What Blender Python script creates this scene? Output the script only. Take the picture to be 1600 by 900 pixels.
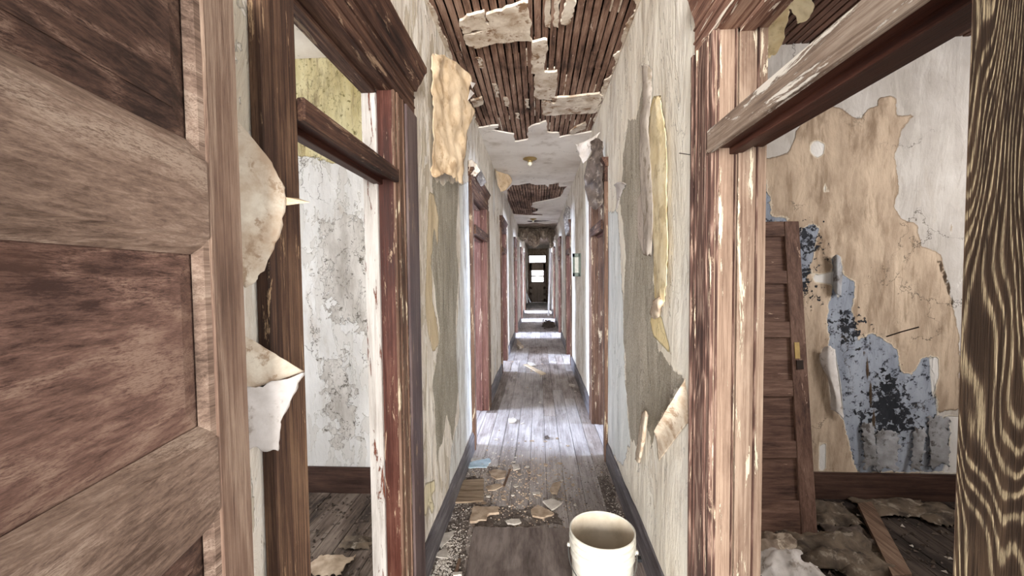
import bpy, bmesh, math, random
import numpy as np
from mathutils import Vector, noise, Matrix

for o in list(bpy.data.objects): bpy.data.objects.remove(o, do_unlink=True)
COL = bpy.context.scene.collection
SC = bpy.context.scene
random.seed(7)

# ------------------------------------------------------------------ camera
F_PX, PPX, PPY, CZ = 650.0, 800.0, 457.0, 1.55
ROLL = math.radians(0.6)
VPX, VPY = 841.0, 430.0                       # where the hallway's direction (+Y) vanishes
_dx, _dy = VPX-PPX, VPY-PPY
_ux, _uy = math.cos(ROLL)*_dx-math.sin(ROLL)*_dy, math.sin(ROLL)*_dx+math.cos(ROLL)*_dy
PITCH = math.atan(-_uy/F_PX)
YAW = math.atan(_ux/F_PX*math.cos(PITCH))
FW = Vector((-math.sin(YAW)*math.cos(PITCH), math.cos(YAW)*math.cos(PITCH), -math.sin(PITCH)))
_r = Vector((math.cos(YAW), math.sin(YAW), 0)); _u = _r.cross(FW)
RT = _r*math.cos(ROLL)-_u*math.sin(ROLL); UP = _u*math.cos(ROLL)+_r*math.sin(ROLL)
CAM = Vector((0, 0, CZ))
cd = bpy.data.cameras.new('camera'); cam = bpy.data.objects.new('camera', cd); COL.objects.link(cam)
m = Matrix((RT, UP, -FW)).transposed().to_4x4(); m.translation = CAM; cam.matrix_world = m
cd.sensor_fit = 'HORIZONTAL'; cd.sensor_width = 36; cd.lens = F_PX/1600*36
cd.shift_x = 0; cd.shift_y = (PPY-450)/1600
cd.clip_start = .02; cd.clip_end = 200
SC.camera = cam

# ------------------------------------------------------------------ world, light, exposure
SC.view_settings.view_transform = 'Standard'; SC.view_settings.look = 'None'
SC.view_settings.gamma = 1; SC.view_settings.use_curve_mapping = False
SC.view_settings.exposure = 1.8
W = bpy.data.worlds.new('world'); SC.world = W; W.use_nodes = True
bg = W.node_tree.nodes['Background']; bg.inputs[0].default_value = (.86, .93, 1, 1); bg.inputs[1].default_value = .9

def area(name, loc, direction, sx, sy, power, col):
    l = bpy.data.lights.new(name, 'AREA'); l.shape = 'RECTANGLE'; l.size = sx; l.size_y = sy
    l.energy = power; l.color = col
    o = bpy.data.objects.new(name, l); COL.objects.link(o); o.location = loc
    o.rotation_euler = Vector(direction).to_track_quat('-Z', 'Z').to_euler()
    return o
# added fill lamp behind the camera, lighting the hall; no window is built there
area('front_fill_light', (0.0, -6.5, 1.7), (0, 1, 0.01), 5.0, 3.0, 820, (1, .965, .93))

# ------------------------------------------------------------------ helpers
def ray(px, py): return FW + RT*((px-PPX)/F_PX) - UP*((py-PPY)/F_PX)
def onpl(px, py, p, n):
    d = ray(px, py); n = Vector(n); p = Vector(p)
    return CAM + d*((p-CAM).dot(n)/d.dot(n))
def onX(px, py, X): return onpl(px, py, (X, 0, 0), (1, 0, 0))
def onY(px, py, Y): return onpl(px, py, (0, Y, 0), (0, 1, 0))
def onZ(px, py, Z): return onpl(px, py, (0, 0, Z), (0, 0, 1))

class MB:
    def __init__(s): s.v = []; s.f = []
    def add(s, vs, fs):
        b = len(s.v); s.v += [tuple(v) for v in vs]; s.f += [tuple(b+i for i in f) for f in fs]; return s
    def box(s, a, b):
        x0, y0, z0 = [min(a[i], b[i]) for i in range(3)]; x1, y1, z1 = [max(a[i], b[i]) for i in range(3)]
        return s.add([(x0,y0,z0),(x1,y0,z0),(x1,y1,z0),(x0,y1,z0),(x0,y0,z1),(x1,y0,z1),(x1,y1,z1),(x0,y1,z1)],
                     [(0,3,2,1),(4,5,6,7),(0,1,5,4),(1,2,6,5),(2,3,7,6),(3,0,4,7)])
    def hexa(s, pts):      # 8 points bottom 4, top 4
        return s.add(pts, [(0,3,2,1),(4,5,6,7),(0,1,5,4),(1,2,6,5),(2,3,7,6),(3,0,4,7)])
    def sweep(s, prof, a, b, up=(0,0,1)):   # profile (u,v) swept a->b ; u along side, v along up
        a, b, up = Vector(a), Vector(b), Vector(up); d = (b-a).normalized(); side = d.cross(up).normalized(); up = side.cross(d)
        n = len(prof); vs = [a+side*u+up*v for u, v in prof]+[b+side*u+up*v for u, v in prof]
        fs = [(i, (i+1) % n, n+(i+1) % n, n+i) for i in range(n)]+[tuple(range(n))[::-1], tuple(range(n, 2*n))]
        return s.add(vs, fs)
    def tube(s, pts, r, n=8):
        pts = [Vector(p) for p in pts]; rings = []
        for i, p in enumerate(pts):
            d = (pts[min(i+1, len(pts)-1)]-pts[max(i-1, 0)]).normalized()
            a = d.orthogonal().normalized() if i == 0 else (pa-d*pa.dot(d)).normalized()
            pa = a; b_ = d.cross(a)
            rings.append([p+a*(r*math.cos(t*2*math.pi/n))+b_*(r*math.sin(t*2*math.pi/n)) for t in range(n)])
        vs = [v for rg in rings for v in rg]; fs = []
        for i in range(len(pts)-1):
            for j in range(n): fs.append((i*n+j, i*n+(j+1) % n, (i+1)*n+(j+1) % n, (i+1)*n+j))
        fs += [tuple(range(n))[::-1], tuple(range((len(pts)-1)*n, len(pts)*n))]
        return s.add(vs, fs)
    def lathe(s, prof, c, n=48, cap0=False, cap1=False):
        c = Vector(c); vs = []; fs = []
        for r, z in prof:
            for j in range(n): a = 2*math.pi*j/n; vs.append(c+Vector((r*math.cos(a), r*math.sin(a), z)))
        for i in range(len(prof)-1):
            for j in range(n): fs.append((i*n+j, i*n+(j+1) % n, (i+1)*n+(j+1) % n, (i+1)*n+j))
        if cap0: fs.append(tuple(range(n))[::-1])
        if cap1: fs.append(tuple(range((len(prof)-1)*n, len(prof)*n)))
        return s.add(vs, fs)
    def jitter(s, amt, sc=8):
        s.v = [tuple(Vector(v)+noise.noise_vector(Vector(v)*sc)*amt) for v in s.v]; return s
    def build(s, name, mat, parent=None, bevel=0, smooth=False, origin=None, sub=0):
        me = bpy.data.meshes.new(name); vs = s.v
        if origin is not None: vs = [tuple(Vector(v)-Vector(origin)) for v in vs]
        me.from_pydata(vs, [], s.f); me.update()
        if mat: me.materials.append(mat)
        bm = bmesh.new(); bm.from_mesh(me); bmesh.ops.recalc_face_normals(bm, faces=bm.faces)
        if bevel: bmesh.ops.bevel(bm, geom=[e for e in bm.edges if len(e.link_faces) == 2 and e.calc_face_angle(0) > .5], offset=bevel, segments=1, affect='EDGES', clamp_overlap=True)
        bm.to_mesh(me); bm.free()
        if smooth:
            for p in me.polygons: p.use_smooth = True
            me.set_sharp_from_angle(angle=.6)
        o = bpy.data.objects.new(name, me); COL.objects.link(o)
        if origin is not None: o.location = origin
        if parent:
            o.parent = parent
            if origin is not None: o.location = Vector(origin)-WL(parent)
            else: o.location = -WL(parent)
        return o
LOCS = {}
def WL(o):
    v = Vector(o.location); p = o.parent
    while p: v += Vector(p.location); p = p.parent
    return v
def tag(o, label=None, cat=None, group=None, kind=None):
    if label: o['label'] = label
    if cat: o['category'] = cat
    if group: o['group'] = group
    if kind: o['kind'] = kind
    return o
def empty(name, loc, label=None, cat=None, group=None, kind=None, parent=None):
    o = bpy.data.objects.new(name, None); COL.objects.link(o); o.location = loc; o.empty_display_size = .1
    if parent: o.parent = parent; o.location = Vector(loc)-WL(parent)
    return tag(o, label, cat, group, kind)

def ragged(pts, amp, lev=3, seed=0):
    rnd = random.Random(seed); pts = [Vector(p) for p in pts]
    for l in range(lev):
        new = []
        for i, p in enumerate(pts):
            q = pts[(i+1) % len(pts)]; new.append(p); L = (q-p).length
            if L > .012:
                mid = (p+q)/2; d = (q-p); perp = Vector((-d.y, d.x)) if len(p) == 2 else None
                new.append(mid+perp*rnd.uniform(-1, 1)*min(.22, amp/max(L, 1e-4)*.6))
        pts = new
    return pts
def plate(name, pts2, z0, z1, mat, parent=None, amp=.02, lev=3, seed=0, warp=.004, tilt=(0, 0)):
    """an irregular flat broken piece: outline pts2 (x,y) between heights z0 and z1"""
    P = ragged(pts2, amp, lev, seed); n = len(P)
    cx = sum(p.x for p in P)/n; cy = sum(p.y for p in P)/n
    def zz(p, z): return z+(p.x-cx)*tilt[0]+(p.y-cy)*tilt[1]+warp*noise.noise(Vector((p.x*7, p.y*7, seed)))
    vs = [(p.x-cx, p.y-cy, zz(p, 0)) for p in P]+[(p.x-cx, p.y-cy, zz(p, z1-z0)) for p in P]
    mb = MB(); mb.v = vs
    mb.f = [tuple(range(n))[::-1], tuple(range(n, 2*n))]+[(i, (i+1) % n, n+(i+1) % n, n+i) for i in range(n)]
    me = bpy.data.meshes.new(name); me.from_pydata(mb.v, [], mb.f); me.materials.append(mat)
    bm = bmesh.new(); bm.from_mesh(me); bmesh.ops.triangulate(bm, faces=bm.faces); bmesh.ops.recalc_face_normals(bm, faces=bm.faces); bm.to_mesh(me); bm.free()
    o = bpy.data.objects.new(name, me); COL.objects.link(o); loc = Vector((cx, cy, z0))
    if parent: o.parent = parent; o.location = loc-WL(parent)
    else: o.location = loc
    return o

def catmull(P, t):
    n = len(P)-1; x = t*n; i = min(int(x), n-1); f = x-i
    p0 = P[max(i-1, 0)]; p1 = P[i]; p2 = P[i+1]; p3 = P[min(i+2, n)]
    return 0.5*((2*p1)+(p2-p0)*f+(2*p0-5*p1+4*p2-p3)*f*f+(3*p1-p0-3*p2+p3)*f**3)
def linmull(P, t):
    n = len(P)-1; x = t*n; i = min(int(x), n-1); return P[i].lerp(P[i+1], x-i)
def sheet(name, rows, mat, nu=18, nv=24, amp=.008, sc=6, th=.0015, rag=.006, seed=0, parent=None, smooth=True, mat2=None, straight=False):
    """a torn sheet of paper: rows of 3D points, smoothly interpolated, crumpled, ragged at its free edges, with thickness"""
    rows = [[Vector(p) for p in r] for r in rows]; G = []
    for j in range(nv+1):
        v = j/nv; cr = []
        for i in range(nu+1):
            u = i/nu; cm_ = linmull if straight else catmull; col = [cm_(r, u) for r in rows]; cr.append(cm_(col, v))
        G.append(cr)
    out = []
    for j in range(nv+1):
        for i in range(nu+1):
            p = G[j][i].copy()
            du = G[j][min(i+1, nu)]-G[j][max(i-1, 0)]; dv = G[min(j+1, nv)][i]-G[max(j-1, 0)][i]
            nn = du.cross(dv); nn = nn.normalized() if nn.length > 1e-9 else Vector((1, 0, 0))
            k = Vector((p.x*sc, p.y*sc, p.z*sc+seed*3.1))
            p = p+nn*(amp*(noise.noise(k)+.5*noise.noise(k*2.7)))
            if i in (0, nu): p += (du.normalized() if du.length > 0 else du)*rag*noise.noise(Vector((p.z*60, p.y*60, seed)))*2
            if j in (0, nv): p += (dv.normalized() if dv.length > 0 else dv)*rag*noise.noise(Vector((p.x*60+p.y*60, p.z*40, seed)))*2
            out.append((p, nn))
    c = sum((p for p, _ in out), Vector())/len(out); N = len(out); w = nu+1
    vs = [tuple(p-c) for p, n in out]+[tuple(p-c-n*th) for p, n in out]; fs = []; mi = []
    for j in range(nv):
        for i in range(nu):
            a = j*w+i; fs.append((a, a+1, a+w+1, a+w)); mi.append(0); fs.append((N+a, N+a+w, N+a+w+1, N+a+1)); mi.append(1 if mat2 else 0)
    bd = [j*w for j in range(nv+1)]; 
    for j in range(nv): fs += [(j*w, (j+1)*w, N+(j+1)*w, N+j*w), (j*w+nu, N+j*w+nu, N+(j+1)*w+nu, (j+1)*w+nu)]; mi += [0, 0]
    for i in range(nu): fs += [(i, N+i, N+i+1, i+1), (nv*w+i, nv*w+i+1, N+nv*w+i+1, N+nv*w+i)]; mi += [0, 0]
    me = bpy.data.meshes.new(name); me.from_pydata(vs, [], fs); me.materials.append(mat)
    if mat2: me.materials.append(mat2)
    me.polygons.foreach_set('material_index', mi); me.update()
    if smooth:
        for p in me.polygons: p.use_smooth = True
    o = bpy.data.objects.new(name, me); COL.objects.link(o)
    if parent: o.parent = parent; o.location = c-WL(parent)
    else: o.location = c
    return o

# ------------------------------------------------------------------ materials
def lin(h):
    h = h.lstrip('#'); r = [int(h[i:i+2], 16)/255 for i in (0, 2, 4)]
    return tuple(x/12.92 if x <= .04045 else ((x+.055)/1.055)**2.4 for x in r)+(1,)
class NT:
    def __init__(s, name, rough=.8):
        s.m = bpy.data.materials.new(name); s.m.use_nodes = True; s.t = s.m.node_tree; s.n = s.t.nodes
        s.b = s.n['Principled BSDF']; s.b.inputs['Roughness'].default_value = rough
        s.b.inputs['Specular IOR Level'].default_value = .25
        s.tc = s.n.new('ShaderNodeTexCoord'); s.hs = []
        g = s.n.new('ShaderNodeNewGeometry'); s.pos = g.outputs['Position']
    def L(s, a, b): s.t.links.new(a, b)
    def mp(s, scale, src=None, loc=(0,0,0), rot=(0,0,0)):
        x = s.n.new('ShaderNodeMapping'); x.inputs['Scale'].default_value = scale; x.inputs['Location'].default_value = loc; x.inputs['Rotation'].default_value = rot
        s.L(src or s.tc.outputs['Object'], x.inputs[0]); return x.outputs[0]
    def noise(s, vec, scale=1, detail=4, rough=.55, dist=0):
        x = s.n.new('ShaderNodeTexNoise'); x.inputs['Scale'].default_value = scale; x.inputs['Detail'].default_value = detail
        x.inputs['Roughness'].default_value = rough; x.inputs['Distortion'].default_value = dist; s.L(vec, x.inputs['Vector']); return x.outputs['Fac']
    def vor(s, vec, scale, feature='F1', out='Distance'):
        x = s.n.new('ShaderNodeTexVoronoi'); x.feature = feature; x.inputs['Scale'].default_value = scale; s.L(vec, x.inputs['Vector']); return x.outputs[out]
    def math(s, op, a, b=None, c=None, clamp=False):
        x = s.n.new('ShaderNodeMath'); x.operation = op; x.use_clamp = clamp
        for i, v in enumerate((a, b, c)):
            if v is None: continue
            if isinstance(v, (int, float)): x.inputs[i].default_value = v
            else: s.L(v, x.inputs[i])
        return x.outputs[0]
    def ramp(s, fac, stops, mode='LINEAR'):
        x = s.n.new('ShaderNodeValToRGB'); x.color_ramp.interpolation = mode; e = x.color_ramp.elements
        while len(e) < len(stops): e.new(.5)
        for i, (p, c) in enumerate(stops): e[i].position = p; e[i].color = c if len(c) == 4 else (*c, 1)
        s.L(fac, x.inputs[0]); return x.outputs[0]
    def step(s, v, lo, hi):
        x = s.n.new('ShaderNodeMapRange'); x.interpolation_type = 'SMOOTHSTEP'; x.inputs[1].default_value = lo; x.inputs[2].default_value = hi
        s.L(v, x.inputs[0]); return x.outputs[0]
    def mix(s, fac, a, b, mode='MIX'):
        x = s.n.new('ShaderNodeMix'); x.data_type = 'RGBA'; x.blend_type = mode
        for i, v in ((0, fac), (6, a), (7, b)):
            if isinstance(v, (int, float)): x.inputs[i].default_value = v
            elif isinstance(v, tuple): x.inputs[i].default_value = v
            else: s.L(v, x.inputs[i])
        return x.outputs[2]
    def attr(s, name):
        x = s.n.new('ShaderNodeAttribute'); x.attribute_name = name; return x.outputs['Fac']
    def bump(s, h, dist, strength=1):
        x = s.n.new('ShaderNodeBump'); x.inputs['Distance'].default_value = dist; x.inputs['Strength'].default_value = strength
        s.L(h, x.inputs['Height'])
        if s.hs: s.L(s.hs[-1], x.inputs['Normal'])
        s.hs.append(x.outputs[0]); s.L(x.outputs[0], s.b.inputs['Normal'])
    def done(s, col):
        if isinstance(col, tuple): s.b.inputs['Base Color'].default_value = col
        else: s.L(col, s.b.inputs['Base Color'])
        return s.m

def wood(name, dark, mid, light, axis='Z', g=22, rings=0, chip=None, chipamt=.35, rough=.75, bump=.0015, seed=0, ringmix=.7, stain=None, blot=.5, fine=.6):
    s = NT(name, rough); A = {'X': 0, 'Y': 1, 'Z': 2}[axis]
    def sc(along, across): v = [across]*3; v[A] = along; return tuple(v)
    P = s.mp((1, 1, 1), s.pos, loc=(seed*1.7, seed*2.3, seed*.9))
    n1 = s.noise(s.mp(sc(2.2, g*3), P), 1, 8, .72, .4)
    n2 = s.noise(s.mp(sc(14, g*16), P), 1, 4, .8)
    v = s.math('ADD', s.math('MULTIPLY', n1, .72), s.math('MULTIPLY', n2, .28))
    if rings:
        r0 = s.noise(s.mp(sc(.9, 6.5), P), 1, 3, .5, .3)
        r = s.math('SINE', s.math('MULTIPLY', r0, rings*12)); r = s.math('ADD', s.math('MULTIPLY', r, .5), .5)
        r = s.math('POWER', r, 2.6); r = s.math('MULTIPLY', r, s.step(n2, .3, .6))
        v = s.math('ADD', s.math('MULTIPLY', v, 1-ringmix*.25), s.math('MULTIPLY', r, ringmix*.42))
    big = s.noise(s.mp(sc(1.6, 5), P), 1, 6, .65, .5)
    v2 = s.math('ADD', v, s.math('MULTIPLY', s.math('SUBTRACT', big, .5), blot))
    col = s.ramp(v2, [(.34, lin(dark)), (.5, lin(mid)), (.66, lin(light))])
    if stain:
        st = s.step(s.noise(s.mp(sc(1.2, 4), P, loc=(4, 2, 7)), 1, 8, .68), .48, .68); col = s.mix(s.math('MULTIPLY', st, .75), col, lin(stain))
    if bump: s.bump(v, bump*1.5, .9)
    if chip:
        c = s.noise(s.mp(sc(4, 30), P, loc=(9, 3, 1)), 1, 9, .74, .6)
        mk = s.step(c, .93-chipamt, .955-chipamt); col = s.mix(mk, col, lin(chip)); s.bump(mk, .0012, .8)
    return s.done(col)

def plaster(name, base, base2, layers=(), rough=.9, stains=True, crack=.0, vstreak=.3, seed=0, bumpy=.004, mold=None, peel=0, peelcol=None, peelscale=5, speck=0, wrinkle=0):
    """layers: (attribute, colour a, colour b, ragged amplitude, noise scale, texture)"""
    s = NT(name, rough); P = s.mp((1, 1, 1), s.pos, loc=(seed, seed*.7, seed*1.3))
    V = s.mp((6, 6, .9), P)
    big = s.noise(P, 1.6, 6, .6); st = s.noise(V, 1, 6, .6)
    f = s.math('ADD', s.math('MULTIPLY', big, 1-vstreak), s.math('MULTIPLY', st, vstreak))
    col = s.ramp(f, [(.34, lin(base2)), (.56, lin(base))])
    if stains:
        sn = s.step(s.noise(s.mp((3, 3, 1.0), P, loc=(3, 1, 2)), 1, 8, .68), .54, .70); col = s.mix(s.math('MULTIPLY', sn, .55), col, lin('#9a8468'))
        dk = s.step(s.noise(s.mp((9, 9, 6), P, loc=(1, 7, 2)), 1, 6, .7), .66, .74); col = s.mix(s.math('MULTIPLY', dk, .6), col, lin('#4a4036'))
    if wrinkle:
        wv = s.noise(s.mp((7, 7, 2.2), P, loc=(2, 9, 4)), 1, 8, .62, 1.2); s.bump(wv, .04*wrinkle, .9)
        vs_ = s.step(s.noise(s.mp((8, 8, 1.6), P, loc=(7, 2, 6)), 1, 9, .68, .9), .50, .56); col = s.mix(s.math('MULTIPLY', vs_, .45*min(1, wrinkle*1.2)), col, lin('#f2eee6'))
        vd_ = s.step(s.noise(s.mp((7, 7, 1.5), P, loc=(1, 2, 3)), 1, 9, .68, .9), .54, .66); col = s.mix(s.math('MULTIPLY', vd_, .5*wrinkle), col, lin('#a8977f'))
        vt_ = s.step(s.noise(s.mp((30, 30, 5), P, loc=(6, 6, 3)), 1, 9, .7, .5), .60, .63); col = s.mix(s.math('MULTIPLY', vt_, .65*wrinkle), col, lin('#7d6c58'))
    h = s.noise(s.mp((9, 9, 3.5), P), 1, 7, .62)
    s.bump(h, bumpy*3, .7); s.bump(s.noise(P, 90, 3, .6), .0012, .6)
    if peel:
        pn = s.noise(s.mp((peelscale*1.6, peelscale*1.6, peelscale*.55), P, loc=(5, 5, 5)), 1, 9, .62, .6)
        pm = s.step(pn, 1-peel, 1-peel+.012); col = s.mix(pm, col, lin(peelcol)); s.bump(s.math('SUBTRACT', 1, pm), .0035, 1)
        edge = s.math('MULTIPLY', s.step(pn, 1-peel-.02, 1-peel), s.math('SUBTRACT', 1, pm)); col = s.mix(s.math('MULTIPLY', edge, .35), col, lin('#fbf7ee'))
    for (at, ca, cb, amp, ns, tex) in layers:
        a = s.attr(at); nz = s.noise(P, ns, 9, .66, .4)
        q = s.math('ADD', a, s.math('MULTIPLY', s.math('SUBTRACT', nz, .5), amp)); mk = s.step(q, -.002, .004)
        tt = s.noise(s.mp((5, 5, 1.6), P, loc=(8, ns, 1)), 1.5, 7, .65)
        c2 = s.ramp(tt, [(.36, lin(cb)), (.6, lin(ca))])
        if 'rough' in tex:
            rr = s.noise(P, 130, 4, .8); c2 = s.mix(s.step(rr, .42, .62), s.mix(1.0, c2, (.62, .6, .56, 1), 'MULTIPLY'), c2); 
        if 'dirty' in tex:
            c2 = s.mix(s.math('MULTIPLY', s.step(s.noise(s.mp((22, 22, 2.2), P, loc=(3, 8, 2)), 1, 9, .7, .4), .54, .64), .5), c2, lin('#8a735b'))
            d = s.step(s.noise(s.mp((7, 7, 2.5), P, loc=(2, 2, 9)), 1, 8, .7), .5, .68); c2 = s.mix(s.math('MULTIPLY', d, .55), c2, lin('#6b533c'))
        if 'mold2' in tex: c2 = s.mix(s.step(s.noise(P, 22, 8, .78), .56, .62), c2, lin('#6d675f'))
        elif 'mold' in tex:
            c2 = s.mix(s.step(s.noise(P, 16, 8, .75), .53, .62), c2, lin('#2e3038'))
        if 'spk' in tex: c2 = s.mix(s.step(s.noise(P, 28, 6, .8), .56, .62), c2, lin('#7d7248'))
        if 'spots' in tex:
            d = s.vor(P, 24); big2 = s.noise(P, 4.5, 4, .6); rr = s.math('SUBTRACT', s.math('ADD', d, s.math('MULTIPLY', s.noise(P, 40, 4), .35)), s.math('MULTIPLY', s.step(big2, .45, .66), .36))
            c2 = s.mix(s.step(rr, .2, .27), lin('#15161a'), c2)
        col = s.mix(mk, col, c2)
        up = -1 if 'deep' in tex else 1
        s.bump(s.math('MULTIPLY', mk, up), .004, 1)
        ed = s.math('MULTIPLY', s.step(q, -.010, -.002), s.math('SUBTRACT', 1, mk)) if 'deep' in tex else s.math('MULTIPLY', mk, s.math('SUBTRACT', 1, s.step(q, .004, .012)))
        col = s.mix(s.math('MULTIPLY', ed, .5), col, lin('#6d5c47' if 'deep' not in tex else '#efe6d2'))
        if 'rough' in tex: s.bump(s.math('MULTIPLY', s.noise(P, 150, 4, .8), mk), .004, .8)
    if crack:
        dv = s.n.new('ShaderNodeTexNoise'); dv.inputs['Scale'].default_value = 3; dv.inputs['Detail'].default_value = 7; dv.inputs['Roughness'].default_value = .65; s.L(P, dv.inputs['Vector'])
        ad = s.n.new('ShaderNodeMixRGB'); ad.blend_type = 'LINEAR_LIGHT'; ad.inputs[0].default_value = .28; s.L(P, ad.inputs[1]); s.L(dv.outputs['Color'], ad.inputs[2])
        cr = s.vor(ad.outputs[0], 1.7, 'DISTANCE_TO_EDGE')
        w = s.noise(P, 3, 3); cm = s.math('MULTIPLY', s.math('SUBTRACT', 1, s.step(cr, .002, .007)), s.step(w, .5, .6))
        col = s.mix(s.math('MULTIPLY', cm, crack), col, lin('#4e463c'))
    return s.done(col)

def paper(name, a, b, scale=9, stain=None, rough=.85, bump=.002):
    s = NT(name, rough); f = s.noise(s.pos, scale, 7, .65, .3); col = s.ramp(f, [(.35, lin(b)), (.62, lin(a))])
    if stain: col = s.mix(s.step(s.noise(s.mp((1, 1, 1), s.pos, loc=(4, 4, 4)), scale*1.3, 8, .7), .53, .62), col, lin(stain))
    s.bump(s.noise(s.pos, 40, 6, .7), bump, .8)
    return s.done(col)
def simple(name, c, rough=.5, metal=0):
    s = NT(name, rough); s.b.inputs['Metallic'].default_value = metal
    f = s.noise(s.pos, 30, 5, .6); cc = lin(c); return s.done(s.ramp(f, [(.3, tuple(x*.75 for x in cc[:3])+(1,)), (.7, cc)]))

M = {}
M['door_oak']   = wood('door_oak', '#4e3a2f', '#7b6151', '#a28a76', 'Z', 55, 3, None, 0, .65, .0012, 1, .5)
M['door_oak_h'] = wood('door_oak_rail', '#4d3b30', '#80695a', '#a89280', 'Y', 50, 3, None, 0, .65, .0012, 2, .45)
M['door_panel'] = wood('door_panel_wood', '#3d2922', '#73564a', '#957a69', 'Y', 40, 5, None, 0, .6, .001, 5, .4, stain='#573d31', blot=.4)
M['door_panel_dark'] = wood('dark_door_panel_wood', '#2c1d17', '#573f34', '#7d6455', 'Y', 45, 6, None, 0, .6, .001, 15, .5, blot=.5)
M['casing_far'] = wood('faded_red_brown_jamb', '#3b2019', '#64423a', '#83655a', 'Z', 30, 0, '#a89280', .33, .6, .001, 8)
M['casing_dark'] = wood('dark_weathered_casing', '#22160f', '#4f372a', '#86684f', 'Z', 45, 0, '#a98a6a', .34, .7, .002, 3)
M['casing_dark_h'] = wood('dark_weathered_header', '#1d120e', '#4c3328', '#7d5f4b', 'Y', 26, 0, '#9a8068', .34, .7, .002, 3)
M['casing_red'] = wood('red_brown_jamb_wood', '#2a130d', '#47241b', '#6a463a', 'Z', 30, 0, '#a98f78', .35, .45, .0012, 8)
M['casing_brown'] = wood('brown_casing', '#33221a', '#614738', '#866b5a', 'Z', 30, 0, '#bfae94', .36, .6, .0015, 4)
M['casing_purple'] = wood('purple_brown_paint', '#3a2d2c', '#574746', '#766661', 'Z', 24, 0, '#8e7662', .34, .5, .001, 4)
M['pink_wood']  = wood('sun_bleached_jamb_wood', '#6d5748', '#937b69', '#b39d88', 'Z', 40, 0, '#d9c9b0', .345, .8, .002, 5, blot=.7)
M['pink_wood2'] = wood('bleached_door_stop_wood', '#523d31', '#7e6757', '#a38d7a', 'Z', 40, 0, '#d9c9b0', .37, .8, .002, 11, blot=.9)
M['pink_dark']  = wood('dark_grained_casing', '#3a2721', '#6a4e43', '#9b8070', 'Z', 34, 7, '#d9c2a6', .33, .75, .002, 7, ringmix=.8)
M['pink_head']  = wood('bleached_header_wood', '#3e2820', '#7b5848', '#b69680', 'Y', 24, 0, '#e6d8c4', .36, .75, .002, 7)
M['bar_light']  = wood('peeling_transom_bar_wood', '#54443a', '#857161', '#a99887', 'Y', 30, 0, '#d8cec0', .385, .8, .003, 9, blot=.8)
M['bar_dark']   = wood('dark_underside_wood', '#2a140e', '#43241a', '#5d382a', 'Y', 20, 0, None, 0, .5, .001, 2)  # dark brown for the inner bar and its underside
M['post_wood']  = wood('bold_grained_post', '#2f2116', '#544130', '#b09c7c', 'Z', 30, 30, None, 0, .75, .003, 12, ringmix=1.0, blot=.35)
M['white_stop'] = wood('chipped_white_paint', '#9d958d', '#bfb8b1', '#d5d0ca', 'Z', 18, 0, '#6d4030', .36, .6, .0015, 6)
M['lath'] = wood('lath_wood', '#3d2b22', '#7d6050', '#a68a78', 'Y', 18, 0, '#cdbba8', .30, .85, .0015, 2, blot=.9)
M['lath_dark'] = wood('dark_lath_wood', '#2a1a13', '#543b30', '#75574a', 'Y', 18, 0, None, 0, .85, .0015, 4)
M['joist'] = wood('joist_wood', '#1c120e', '#33231b', '#49352a', 'X', 18)
M['floor'] = wood('grey_worn_floorboards', '#7d7470', '#a29a96', '#bcb5b1', 'Y', 16, 0, None, 0, .6, .001, 1, blot=.8)
M['floor_dirty'] = wood('dirt_darkened_floorboards', '#2c241f', '#564940', '#776a60', 'Y', 12, 0, None, 0, .85, .001, 3, blot=1)
M['base_grey'] = wood('scuffed_grey_brown_baseboard', '#3b3536', '#5f5a5c', '#8e8a8a', 'Y', 14, 0, '#b3b0ae', .27, .55, .001, 3)
M['base_brown'] = wood('brown_baseboard', '#2a1b16', '#46322a', '#5f473c', 'X', 14, 0, None, 0, .6, .001, 3)
M['old_door'] = wood('old_red_brown_door', '#38251f', '#5f4539', '#7d6254', 'Z', 16, 0, '#b79b86', .30, .75, .0015, 13)
M['old_door_h'] = wood('old_red_brown_panel', '#3a2720', '#62483c', '#806556', 'X', 14, 0, '#b79b86', .29, .75, .0015, 14)
M['grey_board'] = wood('grimy_brown_fibreboard', '#4f4541', '#6d625d', '#857a74', 'Y', 5, 0, '#a39a92', .26, .8, .001, 2, blot=.9)
M['tan_board'] = wood('dusty_plywood', '#62513f', '#8d7a66', '#a89782', 'X', 9, 0, None, 0, .9, .001, 3)
M['plank'] = wood('old_plank', '#3b2b22', '#6a5343', '#85705f', 'Y', 16)
M['slat'] = wood('pale_wood_slat', '#a38d72', '#c9b496', '#e4d6bf', 'X', 20)
M['white_slat'] = wood('white_painted_trim', '#a9a9ab', '#d6d7da', '#f0f0f0', 'Z', 12)
M['plaster_ceiling'] = plaster('ceiling_plaster', '#e4dcd2', '#c9bdb0', crack=.8, vstreak=0, bumpy=.002, seed=3)
M['plaster_piece'] = paper('broken_plaster_keys', '#ddd2c2', '#a8947e', 9, '#8a6e56')
M['plaster_plain'] = plaster('room_plaster', '#d9d4cc', '#bdb3a6', crack=.7, seed=5)
M['chip'] = paper('plaster_chip', '#cfc8be', '#a59b90', 14)
M['chip_blue'] = paper('pale_blue_chip', '#c3d6e0', '#9db3c0', 14)
M['chip_tan'] = paper('tan_plaster_chip', '#b8a590', '#8e7a66', 14)
M['chip_dark'] = paper('dark_rubble', '#5d5149', '#3f352e', 30)
M['dirt'] = paper('dry_floor_dirt', '#6f655e', '#4b423c', 26, '#837a73')
M['tan_paper'] = paper('tan_wallpaper_back', '#dcc6a8', '#c0a583', 7, '#b59a7a')
M['cream_paper'] = paper('stained_cream_wallpaper', '#d9cdba', '#b59e86', 14, '#a28a72')
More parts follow.
